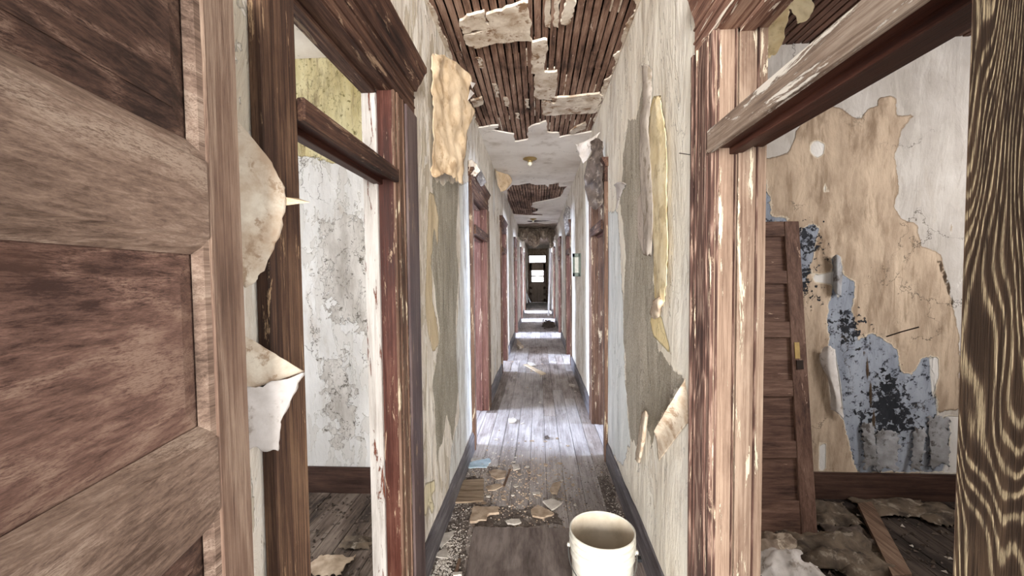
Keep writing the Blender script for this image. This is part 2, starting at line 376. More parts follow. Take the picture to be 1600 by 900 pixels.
M['white_paper'] = paper('white_wallpaper_back', '#d6cfca', '#b7aea6', 8, '#9d9288')
M['yellow_paper'] = paper('yellowed_paper', '#f2e5c4', '#dcc799', 8, '#cdbb93')
M['blue_paper'] = paper('pale_blue_paper', '#c3d2da', '#9fb0ba', 9)
M['grey_sheet'] = paper('grimy_grey_sheet', '#8c8580', '#4c443f', 12, '#b9b2a8', .45)
M['brown_sheet'] = paper('water_stained_brown_paper', '#a08f7e', '#66574b', 9, '#c0b2a0')
M['dark_sheet'] = paper('dark_grimy_sheet', '#5e534c', '#332a25', 12, '#7d7268', .5)
M['grey_roll'] = paper('grey_pink_paper', '#c9bfb4', '#a79c90', 10, '#948878')
M['mould_paper'] = paper('mouldy_grey_paper', '#a5a5a8', '#807d7c', 9, '#5b5653')
M['dirty_paper'] = paper('dirty_fallen_wallpaper', '#6a5c4d', '#332a23', 9, '#82776a')
M['bucket'] = simple('off_white_plastic', '#cdc9bd', .35)
M['bucket_in'] = paper('dusty_bucket_inside', '#d8cdbb', '#b7a994', 5, None, .8, .0005)
M['metal'] = simple('galvanised_wire', '#8d8f8e', .4, .9)
M['black'] = simple('black_plastic', '#1c1c1e', .5)
M['brass'] = simple('tarnished_brass', '#a58c5a', .4, .7)
M['iron'] = simple('rusty_iron', '#33261f', .7, .4)
M['panelmetal'] = simple('grey_green_metal', '#6c756c', .5, .2)
M['card'] = simple('pale_card', '#dcdcd2', .8)
M['bulbglass'] = simple('frosted_lamp_glass', '#e8e2cf', .25)
g = NT('window_glass'); g.n.remove(g.b); tr = g.n.new('ShaderNodeBsdfTransparent'); gl = g.n.new('ShaderNodeBsdfGlossy'); gl.inputs['Roughness'].default_value = .05
mx = g.n.new('ShaderNodeMixShader'); mx.inputs[0].default_value = .08; g.L(tr.outputs[0], mx.inputs[1]); g.L(gl.outputs[0], mx.inputs[2]); g.L(mx.outputs[0], g.n['Material Output'].inputs[0]); M['glass'] = g.m

# ------------------------------------------------------------------ dimensions
XL, XR, H = -.60, .57, 3.05
TH = .13; TL = .095; ZT = 2.30; ZB0, ZB1 = 1.90, 1.985
Y_END = 23.6
OPL = [(.985, 1.66), (3.75, 4.70), (6.65, 7.50), (10.3, 11.2), (13.9, 14.8), (17.2, 18.1)]
OPR = [(.574, 1.345), (3.56, 4.30), (7.25, 8.10), (10.3, 11.2), (13.9, 14.8), (17.4, 18.2)]

# ---- walls with torn-paper layers: signed distance to outlines, stored per vertex
def sdist(pts, poly):
    P = np.asarray(pts); d = np.full(len(P), 1e9); inside = np.zeros(len(P), bool); n = len(poly)
    for i in range(n):
        a = np.array(poly[i]); b = np.array(poly[(i+1) % n]); e = b-a; w = P-a
        t = np.clip((w@e)/(e@e+1e-12), 0, 1); d = np.minimum(d, np.linalg.norm(w-t[:, None]*e, axis=1))
        c = ((a[1] > P[:, 1]) != (b[1] > P[:, 1])) & (P[:, 0] < (b[0]-a[0])*(P[:, 1]-a[1])/(b[1]-a[1]+1e-12)+a[0])
        inside ^= c
    return np.where(inside, d, -d)
def wall_skin(name, axis, pos, u0, u1, z0, z1, res, holes, mat, layers, sign, wob=.006, parent=None):
    nu = max(2, int((u1-u0)/res)); nz = max(2, int((z1-z0)/res))
    us = np.linspace(u0, u1, nu+1); zs = np.linspace(z0, z1, nz+1)
    UU, ZZ = np.meshgrid(us, zs); pts = np.stack([UU.ravel(), ZZ.ravel()], 1)
    att = {k: np.max([sdist(pts, p) for p in polys], axis=0) for k, polys in layers.items()}
    off = np.array([wob*(noise.noise(Vector((u*2.3, z*1.1, pos)))+.5*noise.noise(Vector((u*7, z*2.5, pos+4)))) for u, z in pts])
    off = off+sign*.004
    V = [(pos+o, u, z) if axis == 'X' else (u, pos+o, z) for (u, z), o in zip(pts, off)]
    Fs = []
    for j in range(nz):
        for i in range(nu):
            cu = (us[i]+us[i+1])/2; cz = (zs[j]+zs[j+1])/2
            if any(a < cu < b and c < cz < d for a, b, c, d in holes): continue
            a = j*(nu+1)+i; Fs.append((a, a+1, a+nu+2, a+nu+1))
    me = bpy.data.meshes.new(name); me.from_pydata(V, [], Fs); me.materials.append(mat)
    for k, v in att.items():
        A = me.attributes.new(k, 'FLOAT', 'POINT'); A.data.foreach_set('value', v.astype(np.float32))
    for p in me.polygons: p.use_smooth = True
    o = bpy.data.objects.new(name, me); COL.objects.link(o)
    if parent: o.parent = parent
    return o
def pyX(pts, X): return [(onX(x, y, X).y, onX(x, y, X).z) for x, y in pts]
def pyY(pts, Y): return [(onY(x, y, Y).x, onY(x, y, Y).z) for x, y in pts]

LW = {'grey': [pyX([(676,280),(690,290),(700,285),(716,285),(714,330),(712,380),(716,430),(711,500),(712,540),(716,600),(712,640),(706,690),(697,640),(690,690),(682,720),(680,650),(676,600),(682,560),(686,520),(680,470),(672,400),(674,330)], XL)],
      'tan': [pyX([(668,300),(678,305),(684,340),(683,385),(678,360),(673,400),(676,470),(682,500),(686,540),(676,550),(668,520),(664,480)], XL)],
      'white': [pyX([(716,290),(745,280),(745,650),(712,740),(700,760),(704,700),(716,650),(711,540),(717,450),(720,380)], XL)],
      'yel': [pyX([(660,770),(664,755),(678,750),(680,765),(672,775),(678,790),(674,805),(668,790),(664,810),(660,800)], XL)]}
RW = {'grey': [pyX([(975,250),(982,190),(996,180),(1006,130),(1012,160),(1012,190),(1020,260),(1022,330),(1023,400),(1022,440),(1026,470),(1018,490),(1030,550),(1052,575),(1068,592),(1026,670),(1018,700),(1008,645),(1000,700),(985,690),(978,600),(975,480),(978,400),(970,320)], XR)],
      'pink': [pyX([(998,310),(1008,290),(1022,330),(1023,380),(1018,400),(1006,398),(998,370)], XR)],
      'yel': [pyX([(1016,170),(1022,150),(1034,150),(1040,190),(1043,212),(1038,235),(1043,300),(1046,380),(1044,430),(1036,472),(1024,470),(1022,430),(1022,360),(1020,270),(1014,210)], XR),
              pyX([(1028,480),(1036,500),(1052,555),(1040,545),(1022,525),(1016,500)], XR)],
      'blue': [pyX([(943,330),(966,330),(975,480),(978,600),(985,690),(975,730),(950,700),(944,680)], XR)]}
M['wallL'] = plaster('peeling_left_hall_plaster', '#e8dfd1', '#cdbfac', [
    ('grey', '#bfb7a8', '#a49c8c', .12, 6, 'rough deep'), ('tan', '#d6c4a4', '#bda988', .07, 10, ''),
    ('white', '#e9e9e4', '#c9c6be', .10, 8, 'dirty'), ('yel', '#ece0c0', '#d5c7a0', .02, 20, '')], peel=.47, peelcol='#c6baa6', seed=1, wrinkle=1)
M['wallR'] = plaster('peeling_right_hall_plaster', '#f1ebdd', '#e0d6c4', [
    ('blue', '#e6e8e6', '#d0d4d2', .16, 7, ''),
    ('grey', '#c6beb0', '#b0a899', .20, 5, 'rough deep'), ('pink', '#beb1a6', '#a4978b', .02, 14, ''),
    ('yel', '#efdfb0', '#dcc692', .022, 14, '')], peel=.40, peelcol='#ddd4c4', seed=2, crack=.5, wrinkle=.45)
M['wall_far'] = plaster('far_hall_plaster', '#e6ddcf', '#c6b8a4', peel=.45, peelcol='#bdae99', seed=9, crack=.6, wrinkle=.8)

BG = {'tan': [pyY([(1185,250),(1230,240),(1262,165),(1300,165),(1345,188),(1356,170),(1370,165),(1372,152),(1400,152),(1402,180),(1430,178),(1408,205),(1398,245),(1405,290),(1398,320),(1408,340),(1432,352),(1440,385),(1460,392),(1470,400),(1478,440),(1488,480),(1498,520),(1498,640),(1470,640),(1466,655),(1450,560),(1440,740),(1180,745)], 2.95)],
      'blue': [pyY([(1300,400),(1312,398),(1320,430),(1335,438),(1336,460),(1330,480),(1340,530),(1360,520),(1385,535),(1402,548),(1405,580),(1425,585),(1440,560),(1455,556),(1460,600),(1465,650),(1482,665),(1480,735),(1340,738),(1325,690),(1310,640),(1305,560),(1297,545),(1293,480),(1300,450)], 2.95),
               pyY([(1240,370),(1262,350),(1280,352),(1275,385),(1262,420),(1256,445),(1243,430)], 2.95), pyY([(1180,270),(1196,280),(1205,335),(1230,342),(1230,350),(1180,350)], 2.95)],
      'spot': [pyY([(1318,500),(1335,505),(1335,530),(1318,525)], 2.95), pyY([(1372,590),(1395,590),(1410,625),(1425,668),(1390,676),(1355,668),(1345,640),(1365,630)], 2.95), pyY([(1246,415),(1258,412),(1262,450),(1255,462),(1248,440)], 2.95), pyY([(1248,372),(1262,365),(1268,388),(1250,392)], 2.95)],
      'white': [pyY([(1264,420),(1276,430),(1310,422),(1310,465),(1300,445),(1272,440)], 2.95), pyY([(1285,545),(1303,545),(1312,600),(1316,650),(1298,635),(1295,592),(1280,562)], 2.95),
                pyY([(1280,692),(1290,692),(1289,735),(1279,735)], 2.95), pyY([(1265,225),(1275,219),(1288,226),(1286,242),(1275,248),(1266,238)], 2.95), pyY([(1288,288),(1294,300),(1286,300)], 2.95),
                pyY([(1452,557),(1465,558),(1466,585),(1460,610),(1464,640),(1456,610)], 2.95), pyY([(1468,650),(1500,650),(1500,738),(1470,738),(1482,712),(1484,668)], 2.95)],
      'slit': [pyY([(1462,405),(1468,402),(1482,440),(1490,480),(1486,478),(1474,440)], 2.95), pyY([(1348,545),(1354,548),(1372,690),(1366,690)], 2.95)]}
M['wallRB'] = plaster('torn_wallpaper_room_wall', '#cdc7c1', '#aca49b', [
    ('tan', '#cab59e', '#a5907b', .06, 8, 'dirty'), ('blue', '#a3a9b4', '#868c98', .09, 9, 'mold deep'),
    ('spot', '#33353b', '#1d1e22', .85, 26, ''), ('white', '#e8e4df', '#d5d0ca', .012, 16, 'deep'), ('slit', '#3c2a1f', '#2c2019', .012, 25, '')], vstreak=.2, seed=4, crack=.9, wrinkle=.3, peel=.34, peelcol='#b5a695')
LB = {'mo': [pyY([(505,350),(560,330),(590,420),(588,520),(520,500),(500,420)], 2.88), pyY([(500,560),(540,560),(560,680),(520,690)], 2.88)], 'yel': [pyY([(430,60),(470,80),(520,95),(600,120),(600,262),(430,240)], 2.88)]}
M['wallLB'] = plaster('flaking_white_room_wall', '#e4e2e0', '#c9c6c2', [('yel', '#e2d8ae', '#c6b682', .12, 10, 'dirty spk'), ('mo', '#d5d0ca', '#aaa39b', .5, 12, 'mold2')], peel=.46, peelcol='#d3cfca', peelscale=7, seed=6, crack=.9, vstreak=.4, wrinkle=.12)

def holes(ops): return [(a-.03, b+.03, -1, ZT+.04) for a, b in ops]
def corridor_wall(side, X, ops, layers, mat):
    sg = 1 if side == 'left' else -1
    nm = 'wall_'+side
    core = MB(); x0 = X-sg*.002; x1 = X-sg*(TL if sg > 0 else TH)
    ys = [.2]+[v for a, b in ops for v in (a-.015, b+.015)]+[Y_END]
    for i in range(0, len(ys), 2): core.box((x0, ys[i], 0), (x1, ys[i+1], H+.1))
    for a, b in ops: core.box((x0, a-.015, ZT+.02), (x1, b+.015, H+.1))
    c = core.build(nm, M['plaster_plain']); tag(c, kind='structure')
    s1 = wall_skin('plaster_face', 'X', X, .2, 5.2, 0, H+.02, .025, holes(ops), mat, layers, sg, parent=c)
    s2 = wall_skin('plaster_face', 'X', X, 5.2, Y_END, 0, H+.02, .08, holes(ops), M['wall_far'], {}, sg, wob=.01, parent=c)
    return c
corridor_wall('left', XL, OPL, LW, M['wallL']); corridor_wall('right', XR, OPR, RW, M['wallR'])

# baseboards along the hall
def baseboards(side, X, ops, d):
    sg = 1 if side == 'left' else -1
    ys = [.2]+[v for a, b in ops for v in (a-.15, b+.15)]+[Y_END]
    root = empty('baseboard_'+side, (X, 0, 0), kind='structure')
    for i in range(0, len(ys), 2):
        if ys[i+1]-ys[i] < .1: continue
        x1 = X+sg*.024
        b = MB().sweep([(0,0),(.024,0),(.024,.135),(.018,.150),(.010,.165),(0,.17)], (X, ys[i], .0), (X, ys[i+1], .0)) if sg < 0 else None
        p = MB()
        prof = [(0,0),(.024,0),(.024,.135),(.017,.150),(.012,.165),(0,.172)]
        vs = [(X+sg*(u+.002), ys[i], v) for u, v in prof]+[(X+sg*(u+.002), ys[i+1], v) for u, v in prof]; n = len(prof)
        p.add(vs, [(k, (k+1) % n, n+(k+1) % n, n+k) for k in range(n)]+[tuple(range(n)), tuple(range(n, 2*n))])
        p.build('board', M['base_grey'], root)
baseboards('left', XL, OPL, 1); baseboards('right', XR, OPR, -1)

# ---- door frames
def door_frame(idx, side, y0, y1, big=None, near=None):
    sg = 1 if side == 'left' else -1; X = XL if side == 'left' else XR
    root = empty('door_%d' % idx, (X, (y0+y1)/2, 0), kind='structure')
    cf = X+sg*.03; xb = X-sg*((TL if big == 'L' else TH)+.004)
    if big == 'L':
        mc, mh, mj, mcf = M['casing_dark'], M['casing_dark_h'], M['casing_red'], M['casing_brown']
    elif big == 'R': mc, mh, mj, mcf = M['post_wood'], M['pink_head'], M['pink_wood'], M['pink_dark']
    else: mc, mh, mj, mcf = M['casing_brown'], M['casing_dark_h'], (M['casing_far'] if side == 'left' or idx > 5 else M['casing_brown']), M['casing_brown']
    cw = .15 if big == 'R' else .13
    # near casing: flat board with a raised outer band
    MB().box((X+sg*.004, y0-cw, 0), (cf-sg*.006, y0, ZT)).build('casing', mc, root, .003)
    MB().box((X+sg*.004, y0-cw-.012, 0), (cf+sg*.004, y0-cw+.02, ZT)).build('casing_band', mc, root, .003)
    # far casing
    MB().box((X+sg*.004, y1, 0), (cf, y1+cw, ZT)).build('casing', mcf, root, .003)
    m_b = M['casing_purple'] if big == 'L' else mcf
    bw = .17 if big == 'L' else .02
    MB().box((X+sg*.004, y1+cw+(.012 if big == 'L' else 0), 0), (cf+sg*.006, y1+cw+bw, ZT)).build('casing_band', m_b, root, .003)
    if big:
        for q in (.028, .04, cw-.03):
            MB().box((cf-sg*.002, y1+q, 0), (cf+sg*.004, y1+q+.006, ZT)).build('bead', mcf, root, .0015)
    # jambs and soffit
    MB().box((cf-sg*.01, y1-.002, 0), (xb, y1+.02, ZT)).build('jamb', mj, root)
    MB().box((cf-sg*.01, y0-.02, 0), (xb, y0+.002, ZT)).build('jamb', mj, root)
    MB().box((cf-sg*.01, y0-.02, ZT-.005), (xb, y1+.02, ZT+.018)).build('head_jamb', mh, root)
    # stops (proud strips round the inside of the frame)
    ms = M['white_stop'] if big == 'L' else (M['pink_wood2'] if big == 'R' else mj)
    so, sw = (.07, .05) if big == 'L' else (.075, .045)
    xs0, xs1 = X-sg*(so-.03), X-sg*(so-.03+sw)
    if big == 'L': xs0, xs1 = -.640, -.698
    MB().box((xs0, y1-.016, 0), (xs1, y1, ZT)).build('door_stop', ms, root, .002)
    if big != 'L': MB().box((xs0, y0, 0), (xs1, y0+.014, ZT)).build('door_stop', ms, root, .002)
    MB().box((xs0, y0, ZT-.02), (xs1, y1, ZT-.004)).build('door_stop', mh, root, .002)
    if big == 'R':
        for xx, w in ((.553, .006), (.606, .004), (.672, .005)):
            MB().box((xx, y1-.009, 0), (xx+w, y1, ZT)).build('bead', M['pink_dark'], root, .001)
    # header: casing, cap, crown
    MB().box((X+sg*.004, y0-cw-.01, ZT), (cf, y1+cw+(.15 if big == 'L' else .0), ZT+.115)).build('header', mh, root, .003)
    for zz in (.03, .075): MB().box((cf-sg*.002, y0-cw-.01, ZT+zz), (cf+sg*.005, y1+cw+(.15 if big == 'L' else 0), ZT+zz+.008)).build('bead', mh, root, .002)
    prof = [(0,0),(.035,0),(.042,.02),(.055,.035),(.075,.075),(.085,.085),(.085,.105),(0,.105)]
    ya, yb = y0-cw-.03, y1+cw+(.165 if big == 'L' else .02); n = len(prof); zc = ZT+.115
    if big == 'R': prof = [(u*.55, v) for u, v in prof]
    if not big: prof = [(u*.6, v*.7) for u, v in prof]
    p = MB(); p.add([(X+sg*(u+.004), ya, zc+v) for u, v in prof]+[(X+sg*(u+.004), yb, zc+v) for u, v in prof], [(k, (k+1) % n, n+(k+1) % n, n+k) for k in range(n)]+[tuple(range(n)), tuple(range(n, 2*n))])
    p.build('crown', mh, root)
    # transom bar: pale face board, dark underside with a rabbet
    zb0, zb1 = (1.93, 1.985) if big == 'L' else ((1.925, 1.995) if big == 'R' else (ZB0+.03, ZB1+.03))
    mf = M['casing_dark_h'] if big == 'L' else (M['bar_light'] if big == 'R' else mh)
    xa = cf+sg*.012
    MB().box((xa, y0-.0, zb0), (xa-sg*.022, y1+.008, zb1)).build('transom_bar_face', mf, root, .004)
    MB().box((xa-sg*.022, y0, zb0+.012), (xb+sg*.01, y1, zb1-.006)).build('transom_bar', M['bar_dark'], root, .002)
    MB().box((xa-sg*.065, y0, zb0-.008), (xa-sg*.10, y1, zb0+.014)).build('door_stop', M['bar_dark'], root, .002)
    return root
k = 0
for i in range(6):
    k += 1; door_frame(k, 'left', *OPL[i], big='L' if i == 0 else None)
    k += 1; door_frame(k, 'right', *OPR[i], big='R' if i == 0 else None)

# ---- floor: subfloor + plank parts
floor = MB().box((-4.1, -1.6, -.12), (4.1, Y_END+.3, -.024)).build('floor', M['joist']); tag(floor, kind='structure')
def planks(x0, x1, y0, y1, w, lens, mat_pick, parent, stuff=False, name='plank', gap=.004, z=0):
    rnd = random.Random(int(x0*100+y0*10)); x = x0; cache = MB()
    while x < x1-.01:
        ww = min(w, x1-x); y = y0-rnd.uniform(0, lens*.8)
        while y < y1:
            L = lens*rnd.uniform(.6, 1.2); a, b = max(y, y0), min(y+L, y1)
            if b-a > .05:
                dz = rnd.uniform(-.0015, .0015)
                if stuff: cache.box((x+gap/2, a+.002, z-.022), (x+ww-gap/2, b-.002, z+dz))
                else: MB().box((x+gap/2, a+.002, z-.022), (x+ww-gap/2, b-.002, z+dz)).build(name, mat_pick(), parent)
            y += L
        x += ww
    if stuff: tag(cache.build(name+'_rows', mat_pick(), parent), kind='stuff')
FM = [M['floor']]+[wood('grey_worn_floorboards_%s' % n, a, b, c, 'Y', 15, 0, None, 0, .6, .001, q, blot=.8) for n, a, b, c, q in (('pale', '#736963', '#a29893', '#c2bab4', 4), ('brown', '#5e534c', '#8c8079', '#aba19a', 7))]
planks(XL, XR, -1.6, 9.0, .13, 2.6, lambda: random.choice(FM), floor)
planks(XL, XR, 9.0, Y_END, .13, 2.6, lambda: M['floor'], floor, stuff=True)
M['floor_black'] = wood('very_dark_floorboards', '#1a1411', '#332a25', '#4b4039', 'Y', 12, 0, None, 0, .9, .001, 3, blot=1)  # one very dark tone for the right room's boards
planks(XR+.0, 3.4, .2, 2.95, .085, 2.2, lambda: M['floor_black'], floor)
planks(-2.6, XL-.0, .2, 2.88, .11, 2.2, lambda: M['floor_dirty'], floor)
for x0, x1, y0 in ((XR, 3.4, 3.07), (-3.4, XL, 3.0)): planks(x0, x1, y0, Y_END, .13, 3, lambda: M['floor'], floor, stuff=True)

# ---- side rooms with window walls
def room(side, y0, y1, wmat=None, power=60, col=(.86, .93, 1), depth=3.0, wz=(.75, 2.35), ww=1.1, wy=None, idx=1, skin_front=True):
    sg = -1 if side == 'left' else 1; X = (XL-TL) if side == 'left' else (XR+TH); XO = X+sg*depth
    wy = wy or (y0+y1)/2; a, b = wy-ww/2, wy+ww/2
    w = MB(); w.box((XO, y0-.06, 0), (XO+sg*.15, a, H+.1)).box((XO, b, 0), (XO+sg*.15, y1+.06, H+.1)).box((XO, a, 0), (XO+sg*.15, b, wz[0])).box((XO, a, wz[1]), (XO+sg*.15, b, H+.1))
    w = w.build('wall_outer_'+side, M['plaster_plain']); tag(w, kind='structure')
    p = MB().box((X, y1+.005, 0), (XO, y1+.11, H+.1)).build('wall_partition_'+side, M['plaster_plain']); tag(p, kind='structure')
    win = empty('window_%d' % idx, (XO+sg*.07, wy, wz[0]), kind='structure')
    fx0, fx1 = XO+sg*.05, XO+sg*.09
    MB().box((fx0, a, wz[0]), (fx1, a+.05, wz[1])).box((fx0, b-.05, wz[0]), (fx1, b, wz[1])).box((fx0, a, wz[0]), (fx1, b, wz[0]+.06)).box((fx0, a, wz[1]-.05), (fx1, b, wz[1])).build('window_frame', M['white_slat'], win)
    mid = (wz[0]+wz[1])/2; MB().box((fx0, a+.05, mid-.02), (fx1, b-.05, mid+.02)).build('meeting_rail', M['white_slat'], win)
    for z0, z1 in ((wz[0]+.06, mid-.02), (mid+.02, wz[1]-.05)): MB().box((XO+sg*.068, a+.05, z0), (XO+sg*.072, b-.05, z1)).build('pane', M['glass'], win)
    area('window_daylight', (XO+sg*.25, wy, mid), (-sg, 0, -.12), ww, wz[1]-wz[0], power*1.5, col)
    return p
wi = 1
room('right', .2, 2.95, power=22, idx=1, col=(1, .97, .95), wy=1.5, wz=(1.5, 2.75))
tag(MB().box((XR+TH, .08, 0), (XR+TH+3.1, .2, H+.1)).build('wall_partition_right', M['plaster_plain']), kind='structure')
tag(MB().box((XL-TL, .08, 0), (XL-TL-3.1, .2, H+.1)).build('wall_partition_left', M['plaster_plain']), kind='structure')
room('left', .2, 2.88, power=34, idx=2, col=(.93, .96, 1), wy=1.7)
blue = (.60, .73, 1)
for n, (sd, y0, y1, pw, wy) in enumerate([('left', 2.99, 6.0, 190, 4.15), ('right', 3.06, 6.2, 120, 3.95), ('left', 6.1, 9.2, 170, 7.1), ('right', 6.3, 9.3, 260, 7.7),
        ('left', 9.3, 12.6, 260, 10.75), ('right', 9.4, 12.6, 260, 10.75), ('left', 12.7, 16.2, 420, 14.3), ('right', 12.7, 16.2, 420, 14.3), ('left', 16.3, Y_END, 800, 18.2), ('right', 16.3, Y_END, 800, 18.6)]):
    room(sd, y0, y1, power=pw, idx=n+3, wy=wy, col=blue)
sk = wall_skin('wall_room_right', 'Y', 2.95, XR+TH, XR+TH+3, 0, H+.05, .025, [], M['wallRB'], BG, -1, wob=.006); tag(sk, kind='structure')
sk = wall_skin('wall_room_left', 'Y', 2.88, XL-TL-3, XL-TL, 0, H+.05, .03, [], M['wallLB'], LB, -1, wob=.006); tag(sk, kind='structure')
tag(MB().box((XR+TH, 2.935, 0), (XR+TH+3, 2.912, .165)).box((XR+TH, 2.935, .165), (XR+TH+3, 2.92, .18)).build('baseboard_room_right', M['base_brown']), kind='structure')
tag(MB().box((XL-TL, 2.865, 0), (XL-TL-3, 2.842, .165)).box((XL-TL, 2.865, .165), (XL-TL-3, 2.85, .185)).build('baseboard_room_left', M['base_brown']), kind='structure')

# ---- end of the hall
EB = MB(); dx0, dx1 = -.50, .42
yE = Y_END
EB.box((XL, yE, 0), (dx0-.06, yE+.15, H)).box((dx1+.06, yE, 0), (XR, yE+.15, H)).box((dx0-.06, yE, 2.72), (dx1+.06, yE+.15, H))
tag(EB.build('wall_end', M['brown_sheet']), kind='structure')
M['end_door'] = wood('pale_grey_brown_door', '#6f625a', '#94867c', '#b0a398', 'Z', 20)  # even pale grey-brown for the far door
ed = empty('door_13', (0, yE, 0), kind='structure')
MB().box((dx0-.06, yE-.02, 0), (dx0, yE+.1, 2.72)).box((dx1, yE-.02, 0), (dx1+.06, yE+.1, 2.72)).box((dx0, yE-.02, 2.66), (dx1, yE+.1, 2.72)).box((dx0, yE-.02, 2.2), (dx1, yE+.1, 2.27)).build('frame', M['casing_brown'], ed)
db = MB()
for a, b in ((0, .22), (.42, .56), (.76, .9), (1.08, 1.18), (1.46, 1.52), (1.82, 2.2)): db.box((dx0, yE+.02, a), (dx1, yE+.06, b))
db.box((dx0, yE+.02, 0), (dx0+.13, yE+.06, 2.2)).box((dx1-.13, yE+.02, 0), (dx1, yE+.06, 2.2)); db.build('door_leaf', M['end_door'], ed)
for a, b in ((.22, .42), (.56, .76), (.9, 1.08)): MB().box((dx0+.13, yE+.035, a), (dx1-.13, yE+.05, b)).build('panel', M['end_door'], ed)
for a, b in ((1.18, 1.46), (1.52, 1.82), (2.27, 2.66)): MB().box((dx0+.1, yE+.038, a), (dx1-.1, yE+.044, b)).build('pane', M['glass'], ed)

# ---- ceiling: deck, joists, laths, plaster
ceil = MB().box((-4.1, -1.6, H+.13), (4.1, Y_END+.3, H+.25)).build('ceiling', M['joist']); tag(ceil, kind='structure')
y = 1.0
while y < 11:
    MB().box((XL-.0, y, H+.01), (XR, y+.045, H+.13)).build('joist', M['joist'], ceil); y += .41
rnd = random.Random(3); x = XL+.005; white = MB()
while x < XR-.02:
    w = .038; yy = 1.0-rnd.uniform(0, .8)
    while yy < 4.9:
        a, b = max(yy, 1.0), min(yy+1.22, 5.0); dz = rnd.uniform(-.002, .003)
        if b-a > .1:
            off = rnd.uniform(-.004, .004)
            MB().add([(x+off, a, H+dz), (x+w+off, a, H+dz), (x+w-off, b-.006, H-dz), (x-off, b-.006, H-dz), (x+off, a, H+dz+.008), (x+w+off, a, H+dz+.008), (x+w-off, b-.006, H-dz+.008), (x-off, b-.006, H-dz+.008)],
                     [(0,3,2,1),(4,5,6,7),(0,1,5,4),(1,2,6,5),(2,3,7,6),(3,0,4,7)]).build('lath', M['lath'], ceil)
        yy += 1.22
    # plaster keys left in some gaps, mostly on the right-hand side
    if x > -.1 or rnd.random() < .3:
        t = 2.0
        while t < 4.3:
            L = rnd.uniform(.05, .5)
            if rnd.random() < (.55 if x > .05 else .2): white.box((x+w+.001, t, H-.004-rnd.uniform(0, .004)), (x+w+.009, t+L, H+.006))
            t += L+rnd.uniform(.05, .5)
    x += .0485
tag(white.jitter(.003, 20).build('plaster_keys', M['plaster_piece'], ceil), kind='stuff')
far = MB(); x = XL
while x < XR-.02:
    for yy in np.arange(6.4, 10.6, 1.0):
        far.box((x+rnd.uniform(-.005, .005), yy, H+rnd.uniform(-.004, .004)), (x+.036, yy+.98, H+.01))
    x += .0485
tag(far.build('lath_rows', M['lath'], ceil), kind='stuff')
x = XR+TH+.01
while x < 3.3:
    yy = .9
    for a, b in ((.9, 2.1), (2.11, 2.95)):
        if x < 3.1: MB().box((x, a, H+.02+rnd.uniform(-.004, .004)), (x+.038, b, H+.03)).build('lath', M['lath_dark'], ceil)
    x += .05
for yy in (1.2, 1.7, 2.2, 2.7): MB().box((XR+TH, yy, H+.031), (3.4, yy+.04, H+.13)).build('joist', M['joist'], ceil)
# plaster ceilings of the other rooms
rc = MB()
for a, b, c, d in ((XL-TL, XL-TL-3.1, .1, Y_END), (XR+TH, XR+TH+3.1, 3.0, Y_END)): rc.box((a, c, H+.03), (b, d, H+.06))
rc.box((3.1, .1, H+.031), (3.9, 3.0, H+.06))
rc.build('plaster_sheet', M['plaster_ceiling'], ceil)
ZC = H-.018
def cpl(pts, seed, amp=.02, nm='plaster_patch', off=(640, 0), sc=3, th=.016, z=ZC, tilt=(0, 0), mat=None):
    P = [onZ(off[0]+x/sc, off[1]+y/sc, z) for x, y in pts]
    return plate(nm, [Vector((max(XL+.003, min(XR-.003, p.x)), p.y)) for p in P], z, z+th, mat or M['plaster_piece'], ceil, amp, 3, seed, .003, tilt)
cpl([(235,100),(350,55),(375,130),(250,158)], 1); cpl([(255,165),(375,133),(360,70),(555,15),(575,195),(385,210),(320,230),(265,210)], 2)
cpl([(572,200),(645,190),(635,345),(570,345)], 3); cpl([(590,345),(692,335),(682,470),(625,465),(592,462)], 4)
cpl([(622,470),(680,488),(680,460),(890,440),(905,450),(870,530),(680,542),(622,538)], 5)
cpl([(735,0),(770,0),(765,60),(745,115),(712,115),(720,60)], 7); cpl([(750,625),(770,600),(825,575),(825,605),(760,630)], 8, .01); cpl([(285,475),(340,460),(345,490),(305,505)], 9, .01)
for i, (x, y, l) in enumerate([(-.35, 3.3, .25), (-.28, 3.55, .2), (-.42, 2.9, .15), (.05, 2.2, .4), (.1, 2.3, .3), (-.1, 3.6, .2), (-.2, 3.9, .15)]):
    plate('plaster_smear', [Vector(v) for v in ((x, y), (x+.034, y+.01), (x+.034, y+l), (x+.004, y+l-.02))], H-.004, H+.002, M['plaster_piece'], ceil, .015, 3, 30+i)
# plaster fringe along the wall tops of the hole
for sd, X, sg in (('l', XL, 1), ('r', XR, -1)):
    pts = [(X+sg*.003, 1.2)]; yy = 1.2
    while yy < 4.3: pts.append((X+sg*rnd.uniform(.006, .035 if sg > 0 else .05), yy)); yy += rnd.uniform(.05, .16)
    pts.append((X+sg*.003, 4.3)); plate('plaster_fringe', [Vector(p) for p in pts], ZC+.006, H-.002, M['plaster_piece'], ceil, .012, 3, 44)
near = [(325,600),(415,588),(415,600),(385,608),(490,630),(492,665),(555,655),(555,605),(575,590),(640,570),(645,620),(700,625),(700,645),(850,618)]
E1 = [onZ(640+x/3, y/3, ZC) for x, y in near]
h2n = [(360,590),(400,545),(450,548),(540,530),(580,545),(660,542),(680,565),(690,540),(765,530),(775,560),(835,555)]
h2f = [(800,600),(780,640),(730,655),(560,690),(550,715),(600,730),(600,750),(560,765),(640,775),(635,785),(520,785),(400,775),(350,670)]
H2n = [onZ(720+x/5, 180+y/5, ZC) for x, y in h2n]; H2f = [onZ(720+x/5, 180+y/5, ZC) for x, y in h2f]
